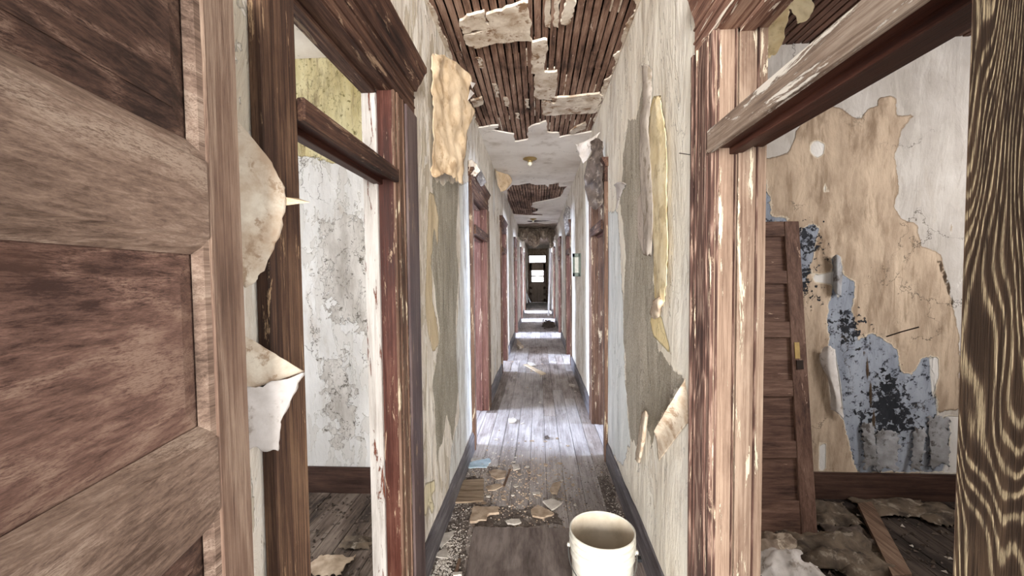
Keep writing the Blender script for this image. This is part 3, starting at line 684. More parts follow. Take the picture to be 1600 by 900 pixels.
big = [(XL+.002, E1[0].y)]+[(p.x, p.y) for p in E1[1:-1]]+[(XR-.002, E1[-1].y), (XR-.002, H2n[-1].y)]+[(p.x, p.y) for p in H2n[::-1]]+[(XL+.002, H2n[0].y)]
o = plate('plaster_sheet', [Vector(p) for p in big], ZC, ZC+.014, M['plaster_ceiling'], ceil, .02, 2, 5, .004)
rs = [(XR-.002, H2n[-1].y)]+[(H2n[-1].x, H2n[-1].y)]+[(p.x, p.y) for p in H2f[:3]]+[(XR-.002, H2f[2].y)]
plate('plaster_sheet', [Vector(p) for p in rs], ZC, ZC+.014, M['plaster_ceiling'], ceil, .02, 2, 6)
ls = [(XL+.002, H2n[0].y), (H2n[0].x, H2n[0].y), (H2f[-1].x, H2f[-1].y), (H2f[-2].x, H2f[-2].y), (XL+.002, H2f[-2].y)]
plate('plaster_sheet', [Vector((max(XL+.002, a), b)) for a, b in ls], ZC, ZC+.014, M['plaster_ceiling'], ceil, .01, 2, 7)
fs = [(XR-.002, H2f[2].y)]+[(max(XL+.01, p.x), p.y) for p in H2f[2:-1]]+[(XL+.002, H2f[-2].y), (XL+.002, 12.0), (-.3, 12.05), (-.05, 11.8), (.2, 12.2), (XR-.002, 12.0)]
plate('plaster_sheet', [Vector(p) for p in fs], ZC, ZC+.014, M['plaster_ceiling'], ceil, .02, 2, 8)
MB().box((XL, 12.0, ZC+.01), (XR, Y_END, ZC+.04)).build('plaster_sheet', M['brown_sheet'], ceil)
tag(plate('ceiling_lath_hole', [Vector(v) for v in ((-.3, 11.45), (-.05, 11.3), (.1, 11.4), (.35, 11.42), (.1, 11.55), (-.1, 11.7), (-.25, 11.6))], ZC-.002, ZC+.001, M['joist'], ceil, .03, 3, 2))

# =================================================================== THINGS
# ---- ceiling lamps
def lamp(p, label):
    t = empty('ceiling_lamp', p, label, 'ceiling lamp'); c = Vector(p)
    MB().lathe([(.0, 0), (.085, 0), (.09, -.008), (.07, -.02), (.035, -.03), (.03, -.045), (.0, -.045)], c, 28).build('canopy', M['brass'], t, smooth=True)
    MB().lathe([(.0, -.045), (.022, -.047), (.03, -.065), (.026, -.085), (.0, -.1)], c, 20).build('bulb', M['bulbglass'], t, smooth=True)
lamp((-.093, 5.35, ZC-.001), 'small tarnished ceiling lamp on the nearer patch of intact plaster')
lamp((-.123, 11.0, ZC-.001), 'tiny distant ceiling lamp beyond the second patch of bare laths')

# ---- open panel door at the left
DE = Vector((-.475, .645, 0)); dd = Vector((ray(725, 414).x, ray(725, 414).y, 0)).normalized()   # direction along the door, away from viewer
side = Vector((dd.y, -dd.x, 0))     # towards the hall
DW, DT, DH = .76, .038, 2.08
def dpt(s, d, z): return DE-dd*s+side*d+Vector((0, 0, z))
def dbox(s0, s1, d0, d1, z0, z1): return [dpt(s0, d0, z0), dpt(s1, d0, z0), dpt(s1, d1, z0), dpt(s0, d1, z0), dpt(s0, d0, z1), dpt(s1, d0, z1), dpt(s1, d1, z1), dpt(s0, d1, z1)]
door = empty('panel_door', DE-dd*DW+Vector((0, 0, .01)), 'large weathered brown panel door standing open at the left edge of the picture', 'door')
SW = .085; PF = SW+.014
MB().hexa(dbox(0, SW, -DT, 0, .01, DH)).build('stile', M['door_oak'], door, .003)
MB().hexa(dbox(DW-SW, DW, -DT, 0, .01, DH)).build('stile', M['door_oak'], door, .003)
rails = [(.01, .2), (.45, .56), (.84, .945), (1.215, 1.325), (1.605, 1.715), (1.985, DH)]
for a, b in rails: MB().hexa(dbox(SW, DW-SW, -DT, 0, a, b)).build('rail', M['door_oak_h'], door, .003)
for (a0, a), (b, b0) in zip(rails[:-1], rails[1:]):
    s0, s1, mw = SW, DW-SW, .022
    # moulding: sloped frame round the opening
    mb = MB()
    o_ = [(s0, a), (s1, a), (s1, b), (s0, b)]; i_ = [(s0+mw, a+mw), (s1-mw, a+mw), (s1-mw, b-mw), (s0+mw, b-mw)]
    m_ = [(s0+mw*.45, a+mw*.45), (s1-mw*.45, a+mw*.45), (s1-mw*.45, b-mw*.45), (s0+mw*.45, b-mw*.45)]
    vs = [dpt(s, -.003, z) for s, z in o_]+[dpt(s, -.005, z) for s, z in m_]+[dpt(s, -.014, z) for s, z in i_]+[dpt(s, -.024, z) for s, z in o_]
    fc = []
    for q in range(4):
        r = (q+1) % 4; fc += [(q, r, 4+r, 4+q), (4+q, 4+r, 8+r, 8+q), (8+q, 8+r, 12+r, 12+q), (12+q, 12+r, r, q)]
    mo_ = mb.add(vs, fc).build('moulding', M['door_oak_h'], door)
    # raised panel: sloping margin up to a field
    f0 = .052
    e_ = [(s0+mw*.6, a+mw*.6), (s1-mw*.6, a+mw*.6), (s1-mw*.6, b-mw*.6), (s0+mw*.6, b-mw*.6)]; g_ = [(s0+f0, a+f0), (s1-f0, a+f0), (s1-f0, b-f0), (s0+f0, b-f0)]
    vs = [dpt(s, -.018, z) for s, z in e_]+[dpt(s, -.0105, z) for s, z in g_]+[dpt(s, -.009, z) for s, z in [(s+(.002 if s < .3 else -.002), z) for s, z in g_]]+[dpt(s, -.026, z) for s, z in e_]
    fc = [(8, 9, 10, 11), (12, 15, 14, 13)]
    for q in range(4):
        r = (q+1) % 4; fc += [(q, r, 4+r, 4+q), (4+q, 4+r, 8+r, 8+q), (12+q, 12+r, r, q)]
    pn_ = MB().add(vs, fc).build('panel', M['door_panel_dark'] if a > 1.6 or a < 1.0 else M['door_panel'], door)  # top panel is darker wood; lower panels have shade put into their colour
    mo_.parent = pn_; mo_.location = (0, 0, 0)
for z in (.3, 1.05, 1.8): MB().tube([dpt(-.002, -DT-.006, z-.04), dpt(-.002, -DT-.006, z+.04)], .007).build('hinge', M['iron'], door)
# jamb block between the door's hinges and the hall wall
tag(MB().box((-.60, .655, 0), (-.525, .70, 2.12)).build('trim_1', M['casing_brown']), kind='structure')

# ---- peeling paper on the left near wall
def P3(px, py, base, n): return onpl(px, py, base, n)
pl1 = ((-.59, .74, 0), Vector((.86, -.45, 0)))
def s_px(rows, pl, **kw):
    return [[onpl(x, y, *pl) for x, y in r] for r in rows]
o = sheet('wallpaper_flap', s_px([[(345,160),(358,172),(369,186)],[(350,205),(385,220),(422,250)],[(350,250),(395,270),(447,296)],[(352,300),(400,305),(447,312)],[(355,360),(400,365),(436,368)],[(360,410),(390,412),(412,420)],[(365,440),(382,446),(394,444)]], pl1), M['cream_paper'], 20, 34, .005, 14, .0015, .003, 1, straight=True)
tag(o, 'upper stained cream wallpaper flap curling past the left door edge', 'wallpaper')
o = MB().add([onpl(445, 308, *pl1), onpl(447, 321, *pl1), onpl(485, 316, (-.5, .86, 0), (.86, -.45, 0)), onpl(466, 310, (-.5, .85, 0), (.86, -.45, 0)), onpl(445, 308, (-.592, .745, 0), pl1[1]), onpl(447, 321, (-.592, .745, 0), pl1[1])], [(0,1,2,3),(4,3,2,5),(0,4,5,1),(1,5,2),(0,3,4)]).build('wood_splinter', M['slat'])
tag(o, 'thin pale wood splinter sticking out beside the upper wallpaper flap', 'splinter')
pl2 = ((-.595, .72, 0), Vector((.86, -.45, 0)))
o = sheet('wallpaper_flap', s_px([[(360,515),(374,522),(388,528)],[(362,540),(395,548),(428,552)],[(364,565),(415,572),(475,580)],[(366,606),(395,604),(440,592)],[(366,612),(380,611),(392,608)]], pl2), M['cream_paper'], 18, 20, .003, 14, .0015, .003, 2, straight=True)
tag(o, 'folded triangle of cream wallpaper, upper half of the lower flap at left', 'wallpaper')
o = sheet('wallpaper_flap', s_px([[(366,612),(410,601),(474,583)],[(368,630),(415,622),(460,612)],[(370,655),(410,652),(443,650)],[(372,680),(405,680),(436,680)],[(374,706),(400,700),(434,704)]], ((-.575, .72, 0), Vector((.86, -.45, 0)))), M['white_paper'], 18, 20, .004, 14, .0015, .004, 3)
tag(o, 'white underside of torn wallpaper hanging beneath the folded cream triangle at left', 'wallpaper')
# ---- large tan sheet on the left hall wall
pl3 = ((-.572, 2.37, 0), Vector((.58, -.13, 0)).normalized())
o = sheet('wallpaper_flap', s_px([[(674,84),(682,86),(692,86)],[(674,100),(700,98),(722,105)],[(674,118),(705,116),(735,120)],[(674,145),(700,146),(735,140)],[(674,165),(702,166),(733,158)],[(674,190),(708,185),(742,176)],[(674,215),(704,214),(731,205)],[(674,240),(702,240),(729,240)],[(674,262),(700,262),(725,264)],[(678,278),(697,272),(722,287)]], pl3), M['tan_paper'], 26, 44, .022, 8, .002, .012, 4)
tag(o, 'large tan sheet of wallpaper peeling off the left hallway wall near the ceiling', 'wallpaper')
for i, pts in enumerate(([(733,128),(741,130),(736,138)], [(733,140),(739,146),(729,157)])):
    P = [onpl(x, y, *pl3)+Vector((.01, 0, 0)) for x, y in pts]; n = pl3[1]*.003
    tag(MB().add(P+[p-n for p in P], [(0,1,2),(3,5,4),(0,3,4,1),(1,4,5,2),(2,5,3,0)]).build('paper_scrap', M['white_paper']), ('upper' if i == 0 else 'lower')+' white paper scrap at the right edge of the large tan sheet', 'paper scrap')
o = sheet('wallpaper_flap', (lambda R_: [[Vector((max(p.x, XL+.03), p.y, min(p.z, ZC-.02))) for p in r_] for r_ in R_])(s_px([[(765,262),(775,258),(788,268)],[(768,275),(782,276),(797,274)],[(778,290),(789,288),(800,284)],[(782,300),(786,299),(790,297)]], ((-.42, 6.1, 0), Vector((.9, -.5, 0)).normalized()))), M['tan_paper'], 12, 12, .02, 5, .002, .01, 5)
tag(o, 'brown triangular sheet drooping from the ceiling above the third left wall section', 'wallpaper')
o = sheet('wallpaper_flap', s_px([[(731,252),(738,250),(745,258)],[(733,264),(740,262),(749,268)],[(735,272),(741,276),(746,272)]], ((-.50, 3.7, 0), Vector((.8, -.6, 0)).normalized())), M['cream_paper'], 12, 10, .02, 12, .002, .01, 6)
tag(o, 'crumpled pale paper hanging at the head of the second left doorway', 'wallpaper')
o = sheet('wallpaper_flap', s_px([[(741,270),(745,268),(751,266)],[(745,280),(751,276),(756,275)],[(752,291),(756,289),(760,285)]], ((-.47, 3.95, 0), Vector((.8, -.6, 0)).normalized())), M['grey_sheet'], 8, 10, .006, 12, .002, .004, 7)
tag(o, 'small grey rolled scrap below the crumpled paper over the second left doorway', 'wallpaper')

# ---- right hall wall: rolls and flaps
plR = lambda d: ((XR-d, 0, 0), (1, 0, 0))
o = sheet('wallpaper_flap', [[onX(x, y, XR-d) for x, y, d in r] for r in ([(1018,172,.012),(1024,152,.028),(1033,150,.02)],[(1014,205,.012),(1026,190,.03),(1038,195,.02)],[(1015,235,.01),(1030,225,.025),(1043,225,.02)],[(1018,300,.008),(1030,300,.022),(1042,300,.02)],[(1021,380,.008),(1033,380,.02),(1044,380,.018)],[(1023,440,.008),(1032,440,.02),(1042,440,.02)],[(1026,466,.01),(1031,472,.03),(1036,478,.02)])], M['yellow_paper'], 16, 50, .004, 10, .0015, .012, 8, straight=True)
tag(o, 'long yellowed strip of wallpaper hanging down the right hallway wall', 'wallpaper')
o = sheet('wallpaper_flap', [[onX(x, y, XR-d) for x, y, d in r] for r in ([(1002,104,.01),(1010,100,.022),(1018,108,.012)],[(1005,150,.01),(1011,145,.022),(1018,160,.012)],[(1000,190,.008),(1009,190,.02),(1014,200,.012)],[(1000,260,.008),(1010,260,.018),(1018,262,.012)],[(1004,330,.008),(1012,330,.016),(1020,330,.012)],[(1006,395,.008),(1012,398,.02),(1019,400,.01)])], M['grey_roll'], 14, 40, .008, 8, .0015, .008, 9)
tag(o, 'rolled grey-white paper strip just left of the long yellowed strip on the right wall', 'wallpaper')
o = sheet('wallpaper_flap', [[onX(x, y, XR-d) for x, y, d in r] for r in ([(1022,672,.05),(1046,632,.055),(1071,592,.02)],[(1026,690,.02),(1050,655,.025),(1074,625,.012)],[(1030,720,.006),(1052,690,.008),(1076,660,.006)])], M['cream_paper'], 24, 14, .004, 9, .0015, .004, 10)
tag(o, 'folded-down corner of pale paper low on the right hallway wall', 'wallpaper')
o = sheet('wallpaper_flap', [[onX(x, y, XR-d) for x, y, d in r] for r in ([(1003,645,.01),(1008,641,.035),(1013,648,.02)],[(998,680,.01),(1003,680,.035),(1008,685,.02)],[(994,705,.01),(999,708,.03),(1003,712,.015)],[(992,718,.01),(996,722,.02),(1000,724,.01)])], M['cream_paper'], 10, 20, .004, 12, .0015, .004, 11)
tag(o, 'narrow curled strip left of the folded-down corner on the right hallway wall', 'wallpaper')
o = sheet('wallpaper_flap', [[onX(x, y, XR-d) for x, y, d in r] for r in ([(1017,480,.01),(1025,468,.035),(1036,462,.015)],[(1016,490,.01),(1026,484,.04),(1036,475,.02)],[(1024,498,.01),(1029,495,.02),(1034,486,.01)])], M['cream_paper'], 12, 10, .012, 16, .0015, .006, 12)
tag(o, 'small crumpled tear at the foot of the long yellowed strip on the right wall', 'wallpaper')
o = sheet('wallpaper_flap', [[onX(x, y, XR-d) for x, y, d in r] for r in ([(959,289,.01),(968,284,.05),(980,288,.01)],[(963,295,.01),(969,296,.02),(974,296,.01)],[(964,310,.005),(966,312,.01),(968,312,.005)],[(963,326,.005),(964,327,.008),(965,326,.005)])], M['white_paper'], 10, 14, .003, 16, .0015, .006, 13)
tag(o, 'tiny white paper curl high on the right wall beside the second doorway', 'wallpaper')
o = MB().tube([onX(1080, 242, XR), onX(1080, 242, XR)+Vector((-.05, -.02, .002))], .0015, 6)
tag(o.build('nail', M['iron']), 'thin nail sticking out of the right wall beside the near door casing', 'nail')
# sheet hanging over right doorway 2
o = sheet('hanging_sheet', s_px([[(922,222),(930,215),(941,222)],[(922,240),(932,238),(942,240)],[(914,275),(928,272),(942,272)],[(916,300),(930,305),(942,300)],[(922,322),(932,328),(941,318)]], ((.47, 3.55, 0), Vector((-.75, -.65, 0)).normalized())), M['dark_sheet'], 18, 24, .03, 7, .002, .008, 14)
tag(o, 'grimy grey sheet drooping over the second doorway on the right', 'hanging sheet')
o = sheet('wallpaper_flap', s_px([[(898,226),(915,222),(936,205)],[(905,240),(915,238),(930,222)],[(911,255),(916,250),(922,240)]], ((.45, 3.9, 0), Vector((-.75, -.65, 0)).normalized())), M['white_paper'], 14, 10, .02, 8, .002, .01, 15)
tag(o, 'torn pale paper above the grimy grey sheet at the second right doorway', 'wallpaper')
o = sheet('wallpaper_flap', s_px([[(881,335),(886,322),(891,326)],[(881,350),(886,345),(891,348)],[(884,368),(887,366),(890,358)]], ((.45, 7.3, 0), Vector((-.5, -.8, 0)).normalized())), M['grey_sheet'], 10, 12, .02, 8, .002, .006, 16)
tag(o, 'dark grey scrap hanging at the head of the third right doorway', 'wallpaper')
# ---- electrical panel door on right wall
yb = 5.6; a = onY(894.5, 396, yb); b = onY(908.5, 432, yb)
pb = empty('fuse_box', (XR, yb, a.z), 'small grey fuse box cover standing open from the right hallway wall', 'fuse box')
MB().box((XR-.002, yb-.01, b.z), (XR-.02, yb+.25, a.z)).build('box', M['panelmetal'], pb, .002)
xa, xb2 = a.x, XR-.004
MB().box((xa, yb-.004, b.z), (xa+.03, yb+.008, a.z)).box((xb2-.03, yb-.004, b.z), (xb2, yb+.008, a.z)).box((xa, yb-.004, b.z), (xb2, yb+.008, b.z+.05)).box((xa, yb-.004, a.z-.05), (xb2, yb+.008, a.z)).build('cover', M['panelmetal'], pb, .002)
MB().box((xa+.03, yb, b.z+.05), (xb2-.03, yb+.004, a.z-.05)).build('label_card', M['card'], pb)

# ---- bucket
bc = Vector((.285, 1.895, 0)); R1, R0, BH = .150, .134, .375
bk = empty('bucket', bc, 'off-white plastic bucket standing on the hallway floor by the right baseboard', 'bucket')
def rr(z): return R0+(R1-.006-R0)*z/BH
prof = [(0, .004), (R0-.01, .004), (R0, .0), (rr(.05), .05), (rr(.2), .2), (rr(.25), .25), (rr(.26)+.004, .262), (rr(.27)+.004, .27), (rr(.28), .275), (rr(.30), .30), (rr(.31)+.008, .305), (rr(.31)+.008, .311), (rr(.32)+.001, .314), (rr(.335)+.001, .334), (rr(.34)+.008, .338), (rr(.34)+.008, .344), (rr(.35)+.001, .347), (R1-.004, .366), (R1, .370), (R1, .376), (R1-.005, .378), (R1-.009, .374)]
MB().lathe(prof, bc, 72).build('body', M['bucket'], bk, smooth=True)
MB().lathe([(R1-.009, .374), (rr(.3)-.003, .3), (rr(.1)-.003, .1), (R0-.004, .008), (0, .008)], bc, 72).build('inside', M['bucket_in'], bk, smooth=True)
pts = []
for i in range(33):
    t = math.pi*i/32; ang = math.radians(-8)-t; q = math.sin(t)
    pts.append(bc+Vector((math.cos(ang)*(R1+.004+.006*q), math.sin(ang)*(R1+.004+.006*q), .285-.085*q**.8)))
hd = MB().tube(pts, .0025, 8).build('handle', M['metal'], bk, smooth=True)
for s_ in (0, -1): MB().lathe([(0, -.009), (.006, -.009), (.008, 0), (.006, .009), (0, .009)], pts[s_], 12).build('handle_boss', M['bucket'], bk, smooth=True)
tag(MB().box((.455, 1.93, .2), (.475, 1.955, .214)).build('handle_tab', M['black'], bk), 'small dark metal tab')

# ---- boards and chips on the hall floor
def flr(name, pts, z0, z1, mat, label, cat, seed, amp=.004, group=None, sc=None, tilt=(0, 0), lev=2):
    P = [onZ(x, y, z1) for x, y in pts]
    o = plate(name, [Vector((p.x, p.y)) for p in P], z0, z1, mat, None, amp, lev, seed, .0012, tilt); return tag(o, label, cat, group)
q = lambda L, ox=640, oy=540, s=2.5: [(ox+x/s, oy+y/s) for x, y in L]
flr('fibreboard_sheet', [(740,823),(893,825),(905,960),(718,960)], .002, .014, M['grey_board'], 'grimy brown board lying flat on the hallway floor beside the bucket', 'board', 1, .002)
flr('plywood_piece', q([(205,525),(290,520),(288,562),(180,568)]), .004, .014, M['tan_board'], 'upper of two dusty plywood pieces against the left baseboard', 'board', 2, .003)
flr('plywood_piece', q([(195,568),(290,565),(288,605),(165,612)]), .004, .016, M['tan_board'], 'lower of two dusty plywood pieces against the left baseboard', 'board', 3, .003)
flr('plaster_slab', q([(248,628),(345,628),(350,650),(310,655),(300,680),(236,685)]), .006, .022, M['chip_tan'], 'squarish tan plaster slab above the brown board at the left', 'plaster slab', 4, .01, lev=3)
flr('plaster_slab', q([(270,692),(310,682),(325,700),(300,708),(268,704)]), .004, .016, M['chip_dark'], 'dark plaster slab touching the top edge of the brown board', 'plaster slab', 5, .01)
flr('plaster_chip', q([(232,458),(255,450),(312,440),(318,450),(300,475),(230,476)]), .004, .010, M['chip_blue'], 'pale blue plaster flake near the left baseboard', 'plaster chip', 6, .01, lev=3)
flr('plaster_chip', q([(235,440),(275,436),(280,444),(240,450)]), .003, .010, M['chip'], 'small grey flake just behind the pale blue flake', 'plaster chip', 16, .006)
flr('plaster_chip', q([(108,740),(176,720),(172,738),(122,792),(108,770)]), .004, .010, M['chip'], 'long white pointed plaster shard by the left wall', 'plaster chip', 7, .006)
flr('plaster_chip', q([(118,800),(140,786),(152,812),(148,828),(85,822)]), .004, .010, M['chip'], 'white triangular plaster shard nearest the left wall foot', 'plaster chip', 8, .006)
flr('plaster_chip', q([(376,684),(395,676),(430,676),(436,688),(410,698),(382,694)]), .004, .014, M['chip'], 'pale oval plaster flake above the brown board', 'plaster chip', 9, .006)
flr('plaster_chip', q([(473,640),(500,622),(545,640),(564,655),(525,670),(480,662)]), .004, .016, M['chip_tan'], 'broad grey plaster flake in the middle of the hallway floor', 'plaster chip', 10, .008)
flr('plaster_chip', q([(520,605),(560,597),(594,615),(555,637)]), .012, .024, M['chip'], 'tilted square plaster chip just behind the broad grey flake', 'plaster chip', 11, .005, tilt=(.05, .05))
flr('plaster_chip', q([(548,560),(560,537),(586,530),(590,545),(576,578),(552,572)]), .004, .016, M['chip_tan'], 'upright tan plaster chip in the middle of the hallway floor', 'plaster chip', 12, .006)
flr('plaster_chip', q([(310,490),(330,482),(378,488),(372,515),(340,520),(318,508)]), .004, .012, M['chip_tan'], 'crumpled tan flake right of the upper plywood piece', 'plaster chip', 13, .01)
flr('plaster_chip', q([(300,548),(340,538),(365,545),(340,560),(305,565)]), .004, .012, M['chip_tan'], 'flat tan flake right of the lower plywood piece', 'plaster chip', 14, .01)
flr('plaster_chip', q([(400,465),(425,462),(432,478),(405,485)]), .004, .012, M['chip'], 'small pale chip beside the thin stick', 'plaster chip', 15, .006)
flr('wood_stick', q([(390,480),(396,482),(372,548),(364,546)]), .004, .012, M['plank'], 'thin dark stick lying lengthwise among the plaster chips', 'stick', 17, .001)
flr('loose_lath', [(818,569),(824,569),(853,583),(846,585)], .004, .018, M['slat'], 'pale wood slat lying slantwise farther down the hallway', 'slat', 18, .002)
flr('plaster_chip', [(824,566),(834,567),(838,571),(828,572)], .004, .014, M['chip'], 'pale flake behind the slanted wood slat', 'plaster chip', 19, .006)
flr('plaster_chip', [(890,599),(899,601),(897,604),(889,602)], .004, .012, M['chip'], 'small flake by the right baseboard past the second doorway', 'plaster chip', 20, .006)
flr('plaster_chip', q([(385,285),(405,280),(418,288),(408,298),(388,298)]), .004, .018, M['chip'], 'white crumbled lump in the bright strip of light', 'plaster chip', 21, .008)
flr('plaster_chip', q([(528,354),(540,350),(546,358),(534,362)]), .004, .016, M['chip_dark'], 'small dark lump in the bright strip of light', 'plaster chip', 22, .004)
flr('plaster_chip', q([(480,572),(508,570),(510,580),(482,580)]), .004, .01, M['chip'], 'small oblong flake in the middle of the planks', 'plaster chip', 23, .004)
flr('wood_stick', q([(172,890),(192,830),(200,832),(186,895)]), .004, .02, M['plank'], 'short dark stick beside the left edge of the brown board', 'stick', 24, .001)
flr('plaster_chip', q([(168,885),(205,883),(203,893),(170,895)]), .004, .02, M['chip'], 'pale bar-shaped chip at the bottom by the brown board', 'plaster chip', 25, .003)
flr('paper_scrap', [(808,530),(814,536),(818,540),(812,542),(807,537)], .004, .05, M['cream_paper'], 'crumpled pale scrap lying by the third left doorway', 'paper scrap', 26, .02)
rnd = random.Random(11); used = []
proto = []
for i in range(6):
    n = rnd.randint(4, 7); r = rnd.uniform(.014, .028)
    pts = [Vector((math.cos(2*math.pi*k/n)*r*rnd.uniform(.6, 1.3), math.sin(2*math.pi*k/n)*r*rnd.uniform(.6, 1.2))) for k in range(n)]
    proto.append(plate('plaster_chip', pts, 0, .006, [M['chip'], M['chip_tan']][i % 2], None, .004, 2, i))
for i in range(64):
    o = proto[i] if i < 6 else proto[i % 6].copy()
    if i >= 6: COL.objects.link(o)
    for _ in range(50):
        if rnd.random() < .65:
            y = rnd.uniform(2.7, 3.9); x = rnd.uniform(-.5, .3)
        else: y = rnd.uniform(2.6, 7.5); x = rnd.uniform(-.5, .48)
        if all((x-a)**2+(y-b)**2 > .004 for a, b in used): break
    used.append((x, y)); o.location = (x, y, .003); o.rotation_euler = (rnd.uniform(-.1, .1), rnd.uniform(-.1, .1), rnd.uniform(0, 6)); sc_ = rnd.uniform(.3, .85); o.scale = (sc_, sc_, 1)
    zn = 'in front of the second doorways' if y > 3.2 else 'between plywood pieces and bucket'
    if y > 3.75: zn = 'in the strip of light at the second doorways'
    if y > 4.8: zn = 'on the floor beyond the second doorways'
    hs = 'on the left side' if x < -.12 else ('on the right side' if x > .15 else 'in mid floor')
    tag(o, ('pale' if i % 6 % 2 == 0 else 'tan')+' plaster chip %s, %s' % (zn, hs), 'plaster chip', ('grey-white' if i % 2 == 0 else 'tan')+' small plaster chips %s, %s' % (zn, hs))
def crumbs(name, mat, n, fn, smin, smax, label, cat='rubble', seed=1):
    r = random.Random(seed); mb = MB()
    for i in range(n):
        x, y, z = fn(r); s = r.uniform(smin, smax); a = r.uniform(0, 6); v = []
        for kx, ky in ((1, 0), (-.4, .9), (-.6, -.8)):
            xx, yy = kx*s*r.uniform(.5, 1.2), ky*s*r.uniform(.5, 1.2); v.append((x+xx*math.cos(a)-yy*math.sin(a), y+xx*math.sin(a)+yy*math.cos(a), z))
        t = (x+r.uniform(-.3, .3)*s, y+r.uniform(-.3, .3)*s, z+s*r.uniform(.25, .9))
        mb.add(v+[t], [(0, 1, 3), (1, 2, 3), (2, 0, 3), (0, 2, 1)])
    return tag(mb.build(name, mat), label, cat, kind='stuff')
def hall(r):
    u = r.random()
    if u < .35: return (XL+.03+abs(r.gauss(0, .12)), r.uniform(1.7, 3.6), .002)
    if u < .5: return (XR-.03-abs(r.gauss(0, .06)), r.uniform(2.2, 3.6), .002)
    if u < .85: return (r.uniform(-.5, .5), r.gauss(3.0, .45), .002)
    return (r.uniform(-.52, .5), r.uniform(2.4, 9), .002)
def clampx(f): 
    def g_(r):
        while True:
            p = f(r)
            if XL+.03 < p[0] < XR-.03 and p[1] > 1.5: return p
    return g_
crumbs('pale_plaster_crumbs', M['chip'], 2400, clampx(hall), .002, .008, 'fine pale plaster crumbs strewn over the hallway floor')
crumbs('brown_flakes', M['chip_tan'], 700, clampx(lambda r: (r.gauss(-.1, .25), r.gauss(3.0, .3), .002)), .004, .013, 'small brown flakes scattered between the larger plaster chips in the hallway', seed=9)
crumbs('dark_dirt_crumbs', M['dirt'], 3800, clampx(lambda r: (XL+.03+abs(r.gauss(0, .15)), r.uniform(1.7, 3.3), .001) if r.random() < .6 else ((XR-.04-abs(r.gauss(0, .07)), r.uniform(2.2, 3.4), .001) if r.random() < .5 else (r.uniform(-.5, .5), r.gauss(2.75, .3), .001))), .002, .008, 'dark gritty dirt heaped along both hallway baseboards', seed=4)
crumbs('plaster_dust_heap', M['chip'], 900, lambda r: (XL+.04+abs(r.gauss(0, .05)), r.gauss(2.2, .12), .002), .003, .010, 'white broken plaster grains by the left wall foot', seed=5)
for i, (L, lab) in enumerate([([(664,898),(690,800),(712,745),(742,742),(738,800),(735,822),(722,898)], 'thin dark dirt layer between the left baseboard and the brown board'), ([(930,745),(952,742),(968,800),(985,815),(940,812),(925,780)], 'thin dark dirt layer behind the bucket by the right baseboard'), ([(742,800),(790,790),(850,795),(880,812),(880,820),(742,820)], 'thin dark dirt layer along the top edge of the brown board')]):
    P = [onZ(x, y, .003) for x, y in L]; o = plate('dirt_layer', [Vector((max(XL+.03, min(XR-.03, p.x)), p.y)) for p in P], -.0008, .0008, M['dirt'], None, .05, 5, 60+i, .0004); tag(o, lab, 'dirt', kind='stuff')
# dark rubble pile farther on
r = random.Random(5)
c = onZ(857, 510, 0)
crumbs('dark_rubble_pile', M['chip_dark'], 260, lambda r: (c.x+max(-.15, min(.15, r.gauss(0, .08))), c.y+r.gauss(0, .3), abs(r.gauss(0, .05))), .03, .09, 'dark pile of rubble on the floor far down the hallway', seed=6)

# far leaning trim and doors
def stick(a, b, w, mat, name, label, cat):
    a, b = Vector(a), Vector(b); tag(MB().sweep([(-w, -.01), (w, -.01), (w, .01), (-w, .01)], a, b, (0, 1, 0)).build(name, mat), label, cat)
yy = 17
stick(onY(824, 474, 20)*1, onY(819, 438, 20), .03, M['white_slat'], 'trim_board', 'left one of two white trim boards leaning near the far end door', 'board')
stick(onY(829, 473, 20.4), onY(821, 455, 20.4), .03, M['white_slat'], 'trim_board', 'short right one of two white trim boards leaning near the far end door', 'board')
stick(onY(857, 494, 15.4), onY(860, 385, 15.4), .035, M['white_slat'], 'trim_board', 'tall white trim board standing on the right far down the hallway', 'board')
stick(onY(861.5, 487, 16.6), onY(863, 395, 16.6), .03, M['white_slat'], 'trim_board', 'second white trim board behind the tall one on the right', 'board')
dk = onY(816, 487, 17.2)
fd = empty('far_door', (dk.x-.05, 17.2, 0), 'dark door ajar on the left near the far end', 'door')
MB().box((XL+.01, 17.18, .01), (dk.x+.03, 17.22, 2.0)).build('door_leaf', M['casing_dark'], fd, .003)
# hanging brown sheets near the far ceiling
for i, (x0, x1, yb_, Y, lab) in enumerate([(809, 826, 375, 13.0, 'leftmost'), (824, 846, 384, 13.3, 'wide middle'), (842, 858, 372, 13.1, 'right-hand'), (854, 867, 386, 13.4, 'rightmost')]):
    T = onY(x0, 357, Y); rows = []
    for t in (0, .35, .7, 1):
        yq = 354+(yb_-354)*t
        A, B = onY(x0+3*t, yq, Y-.25*math.sin(t*3)), onY((x0+x1)/2, yq+3*t, Y-.45*math.sin(t*3)), 
        Cc = onY(x1-3*t, yq-2*t, Y-.2*t); rows.append([Vector((v.x, v.y, min(v.z, ZC))) for v in (A, B, Cc)])
    tag(sheet('hanging_sheet', rows, M['brown_sheet'], 12, 14, .05, 4, .003, .02, 20+i), lab+' brown stained sheet sagging from the ceiling far down the hallway', 'hanging sheet')

